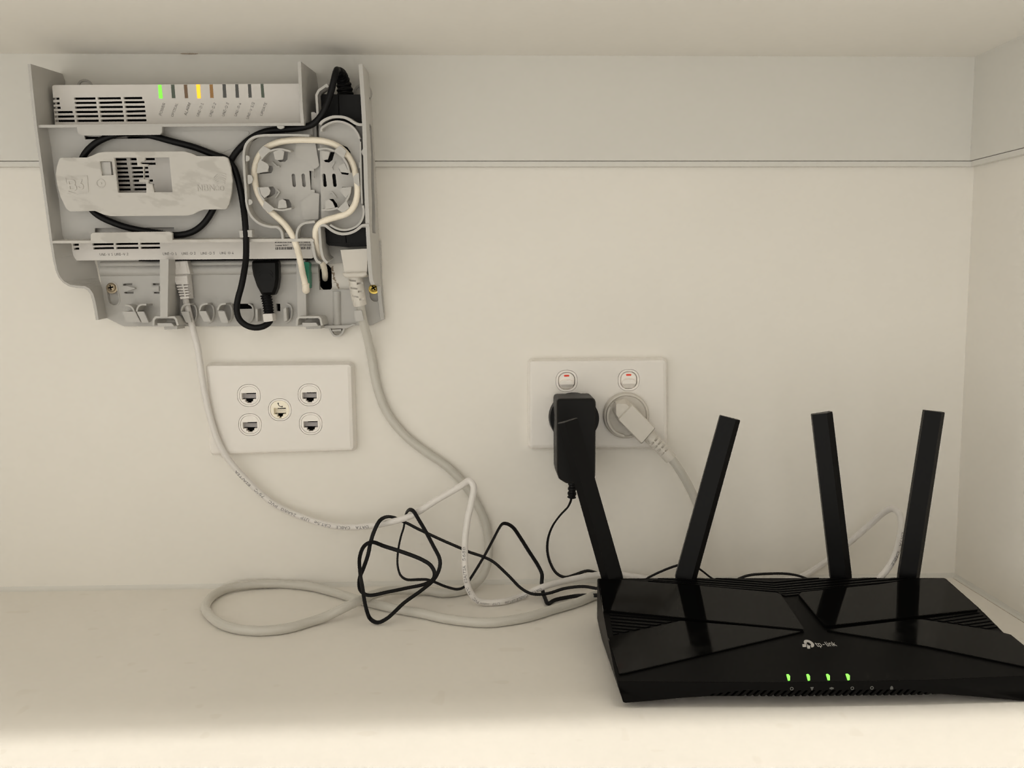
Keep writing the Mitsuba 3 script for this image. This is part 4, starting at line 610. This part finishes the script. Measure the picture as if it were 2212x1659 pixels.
ac = [(73.0,-31.0,82.6),(72.4,-30.0,78.6),(70.3,-28.0,73.1),(64.8,-25.0,66.2),(58.3,-20.0,55.2),(54.8,-16.0,43.5),(54.3,-14.0,32.1),(56.9,-14.0,21.3),(62.2,-15.0,12.7),(69.2,-16.0,9.7),(77.1,-15.0,11.3),(87.9,-13.0,14.1),(95.5,-9.0,11.5),(105.4,-6.0,6.4),(121.3,-6.0,-0.4),(132.0,-9.0,2.5),(138.6,-14.0,7.2),(147.2,-20.0,13.8),(160.1,-25.0,20.8),(170.0,-26.0,22.9),(179.8,-26.0,18.8),(192.5,-24.0,8.9),(201.8,-22.0,3.7),(209.6,-22.0,5.1),(215.0,-22.0,8.1),(223.2,-22.0,11.0),(237.7,-22.0,12.1),(255.4,-22.0,11.9),(265.8,-23.0,10.2),(273.0,-25.0,7.6)] + [(256, -45, 12), (258, -70, 6), (240, -88, 3.5), (200, -90, 3), (160, -88, 3), (128, -82, 3.5), (108, -74, 5)] + [(98.4,-58.0,14.0),(91.4,-52.0,11.7),(81.7,-48.0,12.1),(66.4,-47.0,10.5),(51.9,-51.0,7.8),(39.4,-54.0,8.6),(30.7,-50.0,12.0),(20.8,-46.0,21.2),(8.6,-42.0,31.7),(0.7,-40.0,35.4),(-11.6,-38.0,39.3),(-16.5,-37.0,41.4),(-31.1,-36.0,47.8),(-45.0,-35.0,54.3),(-53.7,-33.0,58.1),(-61.7,-31.0,61.9),(-66.1,-28.0,62.8),(-71.1,-26.0,65.0),(-75.9,-27.0,66.5),(-79.8,-33.0,67.3),(-83.1,-38.0,65.9),(-87.0,-41.0,58.8),(-90.1,-44.0,49.4),(-91.8,-47.0,40.7),(-95.2,-54.0,30.8),(-96.7,-60.0,27.1),(-96.5,-68.0,23.3),(-94.4,-74.0,19.7),(-88.6,-78.0,17.7),(-72.6,-74.0,19.0),(-59.3,-66.0,19.1),(-46.4,-58.0,19.3),(-40.1,-52.0,21.0),(-38.7,-48.0,24.7),(-41.7,-46.0,30.6),(-48.8,-45.0,35.3),(-65.2,-43.0,41.5),(-79.3,-42.0,46.0),(-88.7,-47.0,50.9),(-94.3,-49.0,48.6),(-97.5,-54.0,41.0),(-95.9,-66.0,31.9),(-92.2,-82.0,25.6),(-89.6,-93.0,19.5),(-87.4,-98.0,13.0),(-85.0,-93.1,4.0),(-79.6,-95.3,2.2),(-72.7,-94.4,5.0),(-66.5,-92.0,9.8),(-60.8,-84.0,13.1),(-47.6,-68.0,18.1),(-38.6,-58.0,23.3),(-34.4,-53.0,31.5),(-34.4,-51.0,37.3),(-39.6,-48.0,47.5),(-45.4,-46.0,58.4),(-51.6,-45.0,69.2),(-55.3,-44.0,75.1),(-58.2,-40.0,75.3),(-61.5,-32.0,71.4),(-63.5,-27.0,65.6),(-64.7,-27.0,57.1),(-66.6,-28.0,51.5),(-69.0,-34.0,39.7),(-69.2,-38.0,28.5),(-66.3,-42.0,21.2),(-61.4,-44.0,18.7),(-53.5,-45.0,18.9),(-44.9,-46.0,19.1),(-40.0,-47.0,17.8),(-30.1,-46.0,13.1),(-20.0,-46.0,10.7),(-14.8,-45.0,12.6),(-9.5,-45.0,20.2),(0.7,-45.0,36.9),(8.0,-38.0,48.3),(14.2,-30.0,57.6),(16.6,-27.0,59.5),(19.6,-26.0,59.2),(24.6,-25.0,56.1),(31.5,-24.0,46.0),(37.2,-25.0,36.8),(46.3,-27.0,22.3),(48.8,-29.0,16.6),(48.4,-30.0,9.4),(49.0,-38.0,4.6),(50.1,-50.0,2.9),(51.6,-59.7,2.4),(57.8,-51.2,2.4),(66.7,-47.8,3.0),(76.6,-46.6,4.0),(91.4,-52.1,6.0)] + [(100, -58, 9), (116, -80, 14), (118, -98, 17)]
AC = spline(ac, 1.0)
put('cord', sweep(AC, twin(.82, .95), ref=(0.1, -.3, 1)), 'black_soft', ad)

# ---------------------------------------------------------------- router
rt = thing('router', 'black glossy router with four upright aerials, standing on the right of the shelf', 'router')
deck = poly([(86.1,7.4),(87.6,8.6),(347.4,0.5),(349.4,-0.4),(349.4,-49.1),(346.8,-85.6),(350.3,-88.3),(352.5,-136.1),(348.2,-139.2),(267.2,-142.8),(182.5,-142.6),(81.2,-138.1),(80.1,-135.9),(82.0,-83.6),(83.5,-48.5)], 1.0)
flat = affinity.scale(Polygon(deck.exterior), 1, math.cos(_a), origin=(0, 0))
topo = m3.Manifold.extrude(cs(flat), 60).translate((0, -104, -5))
front = Polygon([(80.1,19.6),(80.7,15.5),(84.1,4.1),(85.6,3.6),(99.7,4.8),(119.5,6.8),(136.5,7.9),(156.3,7.9),(259.4,7.1),(276.6,7.4),(294.1,5.4),(311.5,3.2),(329.1,0.9),(345.4,-0.5),(350.0,16.1)] + [(345, 60), (80, 60)])
prof = m3.Manifold.extrude(cs(front), 160)
prof = tf(prof.translate((0, 0, 90)), WALL)
under = tf(m3.Manifold.cube((600, 400, 80)).translate((-100, -300, -80)), LID)
shell = topo ^ prof ^ under
# slanted vents along the front edge
FP = [(138.1,8.6),(270.9,7.1),(140.9,11.8),(273.6,10.6)]
cutv = []
NV = 33
for i in range(NV):
    u = i / (NV - 1.0); e = min(1, min(u, 1 - u) * 6 + .25)
    a = np.array(FP[0]) * (1 - u) + np.array(FP[1]) * u; b = np.array(FP[2]) * (1 - u) + np.array(FP[3]) * u
    b = a + (b - a) * e; d = np.array([.95, 0])
    cutv.append(ext([tuple(a - d + (-1.2, -.5)), tuple(a + d + (-1.2, -.5)), tuple(b + d), tuple(b - d)], 236.5, 246, WALL))
shell = shell - m3.Manifold.batch_boolean(cutv, m3.OpType.Add)
put('casing', shell, 'router_matte', rt, 30)
put('deck_edge', ext(deck.buffer(-.35).difference(deck.buffer(-1.2)), -1, .18, LID), 'router_matte', rt, False)
for fx, fy in ((100, -225), (325, -228), (100, -118), (325, -118)): put('foot', m3.Manifold.cylinder(8.5, 5, 5, 20).translate((fx, fy, 0)), 'black_soft', rt)
# glossy lid panels
P1 = poly([(86.5,2.7),(100.7,1.8),(156.0,-9.8),(213.0,-24.2),(215.1,-27.3),(214.4,-75.2),(214.2,-78.5),(213.3,-80.4),(92.6,-50.0),(83.6,-46.9)], .6)
P2 = poly([(82.1,-84.8),(134.5,-63.2),(213.7,-79.5),(214.3,-80.4),(86.9,-129.8),(82.8,-130.8)], .6)
P3 = poly([(227.8,-27.7),(231.0,-24.0),(293.3,-12.9),(321.2,-5.0),(344.0,-4.5),(346.2,-5.0),(346.5,-51.6),(344.6,-55.8),(230.6,-75.8),(229.5,-74.4)], .6)
P4 = poly([(228.3,-79.6),(295.0,-66.3),(300.3,-66.9),(343.7,-85.2),(348.5,-90.1),(351.4,-136.1),(348.4,-138.8),(334.6,-130.6),(285.6,-103.5)], .6)
for p, h in ((P1, 2.2), (P2, 1.2), (P3, 2.2), (P4, 1.2)):
    put('lid_panel', ext(p, -1, h, LID, bevel=.5), 'router_gloss', rt, 30, 'glossy black lid panel')
# ribs
def ribs(region, lines, wid, h=1.0):
    for L in lines:
        g = LineString(L).buffer(wid, cap_style=2, join_style=2).intersection(region)
        for q in getattr(g, 'geoms', [g]):
            if not q.is_empty and q.area > .8: put('vent_rib', ext(q, -1, h, LID), 'router_rib', rt, False)
RB = Polygon([(103.5,6.8),(344.7,-0.6),(322.8,-1.9),(294.9,-9.4),(232.3,-20.6),(228.4,-25.1),(225.0,-27.2),(219.5,-27.4),(216.1,-25.4),(214.2,-20.8),(156.8,-6.7)]).buffer(0)
vl = [[(139.9,13.4),(216.1,-3.3),(315.6,14.1)], [(135.8,10.2),(215.8,-7.7),(317.3,9.8)], [(131.6,7.0),(215.6,-11.6),(319.0,5.5)], [(127.6,3.8),(215.7,-15.6),(320.7,1.3)], [(123.6,1.1),(216.0,-19.1),(322.3,-2.8)], [(122.9,-2.5),(216.6,-22.6),(320.7,-6.4)], [(122.3,-6.1),(217.6,-26.0),(319.0,-10.0)]]
ribs(RB, vl, 1.0, .9)
LB = Polygon([(87.5,-50.0),(93.9,-48.2),(136.8,-60.0),(86.2,-79.9)]); RBx = Polygon([(299.7,-63.5),(345.5,-54.7),(347.2,-83.7),(342.9,-82.3),(302.5,-64.3)])
ribs(LB, [[(82.4,-49.2),(144.2,-62.9)], [(81.8,-54.0),(143.1,-67.6)], [(81.2,-58.8),(142.1,-72.2)], [(80.6,-63.4),(141.1,-76.7)], [(80.0,-68.1),(140.1,-81.1)], [(79.4,-72.6),(139.1,-85.5)], [(78.8,-77.1),(138.1,-89.8)]], 1.1, .7)
ribs(RBx, [[(288.7,-69.9),(362.9,-51.7)], [(286.5,-74.8),(360.0,-56.9)], [(291.7,-77.3),(361.2,-60.8)], [(296.7,-80.1),(362.1,-65.0)], [(301.7,-82.8),(363.0,-69.1)], [(306.4,-86.2),(363.9,-73.1)]], 1.1, .7)
# status lights with their icons on the front
LQ = [[(184.9,-133.6),(186.3,-133.4),(186.6,-135.8),(185.2,-140.0),(183.7,-140.5)], [(197.1,-134.0),(198.5,-133.5),(198.7,-136.2),(197.3,-140.4),(195.7,-140.9)], [(209.2,-134.2),(210.5,-133.9),(211.0,-136.1),(209.4,-140.6),(207.8,-141.0)], [(221.3,-134.3),(222.8,-134.1),(223.2,-136.5),(221.5,-140.7),(219.8,-141.5)], [(233.9,-134.1),(235.1,-133.9),(235.4,-136.0),(233.6,-140.5),(231.9,-141.0)], [(246.0,-134.3),(247.4,-134.0),(247.5,-136.5),(245.7,-140.7),(244.1,-141.1)]]
IC = [(185.4,12.6),(197.7,12.5),(209.7,12.4),(222.3,12.2),(234.3,12.2),(246.4,12.1)]
for i in range(6):
    if i < 4: put('status_light', ext(poly(LQ[i], .3), -1, .45, LID), 'led_green', rt, False, 'lit green status light', emitter={'type': 'area', 'radiance': rgb((0.24, 1.35, 0.08)), 'sampling_weight': 0.02})
    else: put('status_light', ext(poly(LQ[i], .3), -1, .1, LID), 'router_rib', rt, False, 'unlit status light')
    c = IC[i]
    shp = Point(c).buffer(1.1).difference(Point(c).buffer(.62)) if i in (0, 3, 4) else (Polygon([(c[0] - 1.1, c[1] + .9), (c[0] + 1.1, c[1] + .9), (c[0] + .2, c[1] - 1.2), (c[0] - .2, c[1] - 1.2)]) if i == 1 else (Point(c).buffer(.8).union(sbox(c[0] - 1.3, c[1] - .5, c[0] + 1.3, c[1] + .4)) if i == 2 else unary_union([sbox(c[0] - .9, c[1] - 1.1, c[0] + .9, c[1] + .2), Point(c[0], c[1] + .3).buffer(.75)])))
    yf = flat.intersection(LineString([(c[0], -300), (c[0], 100)])).bounds[1] - 104
    put('status_icon', ext(shp, -yf - 1, -yf + .25, WALL), 'icon_grey', rt, False)
def oval(q): return affinity.scale(Point(q[0]).buffer(1.0, quad_segs=14), abs(q[1][0] - q[0][0]), abs(q[2][1] - q[0][1]))
mark = oval([(212.0,-95.8),(215.0,-95.9),(213.8,-90.8)]).difference(oval([(211.7,-96.2),(212.9,-96.3),(212.5,-93.9)])).difference(Polygon([(206.6,-95.8),(210.6,-96.0),(208.0,-103.4),(204.1,-103.2)]))
mark = mark.difference(Polygon([(208.8,-98.5),(212.4,-98.6),(210.9,-102.9),(207.3,-102.7)])).union(Polygon([(207.3,-96.5),(210.1,-96.5),(208.6,-100.1),(206.4,-100.1)])).union(Polygon([(209.4,-98.8),(211.8,-98.9),(210.5,-102.3),(208.8,-102.2)]))
q = [(216.0,-100.0),(229.2,-99.5)]
put('logo', [tm(ext(mark, 0, .2, LID)), text_at('tp-link', q[0], q[1], 0.05, LID, height=5.6, depth=.15)], 'logo_grey', rt, False)
# aerials: faceted blades on hinges at the back edge
def aerial(base, top, wl, wr, tw, name='aerial'):
    b, t = np.array(base), np.array(top); ax = t - b; ax /= np.linalg.norm(ax)
    s = np.cross(ax, (0, 1, 0)); s /= np.linalg.norm(s); f = np.cross(s, ax)
    if s[0] < 0: s = -s
    if f[1] > 0: f = -f
    def sec(P, k): return [P + s * (wl * k) * 1.0, P - s * 0, ]
    rings = []
    for P, k, cut in ((b, .97, 0), (b + ax * 3, 1.0, 0), (t - ax * .6, .96, 1), (t, .92, 1)):
        L = [(-wl, 1.0), (tw, 4.6), (wr, 1.0), (wr - .6, -3.6), (-wl + .6, -3.6)]
        rings.append([P + s * x * k + f * y * k + (ax * (-.16 * (x + wl) if tw < 0 else .16 * (x - wr)) * 0 if cut else 0) for x, y in L])
    return m3.Manifold.hull_points(np.array(rings).reshape(-1, 3))
AB = [(98.0,-97.0,32.7),(152.8,-97.0,32.6),(272.4,-97.0,30.8),(324.2,-97.0,30.4)]; AT = [(63.4,-97.0,154.8),(184.5,-97.0,156.1),(253.4,-97.0,159.0),(338.5,-97.0,159.6)]
for i in range(4):
    tw = (-3.0, 3.4, 2.3, 3.6)[i]
    m = aerial(AB[i], AT[i], 8.1, 8.1, tw)
    a = put('aerial', m, 'antenna_black', rt, 18)
    bs = np.array(AB[i]); ax = np.array(AT[i]) - bs; ax /= np.linalg.norm(ax)
    put('hinge', rbox(bs[0], bs[1] - 2 + 3, bs[2] - 5, 13.5, 12, 14, 2.5), 'antenna_black', a)
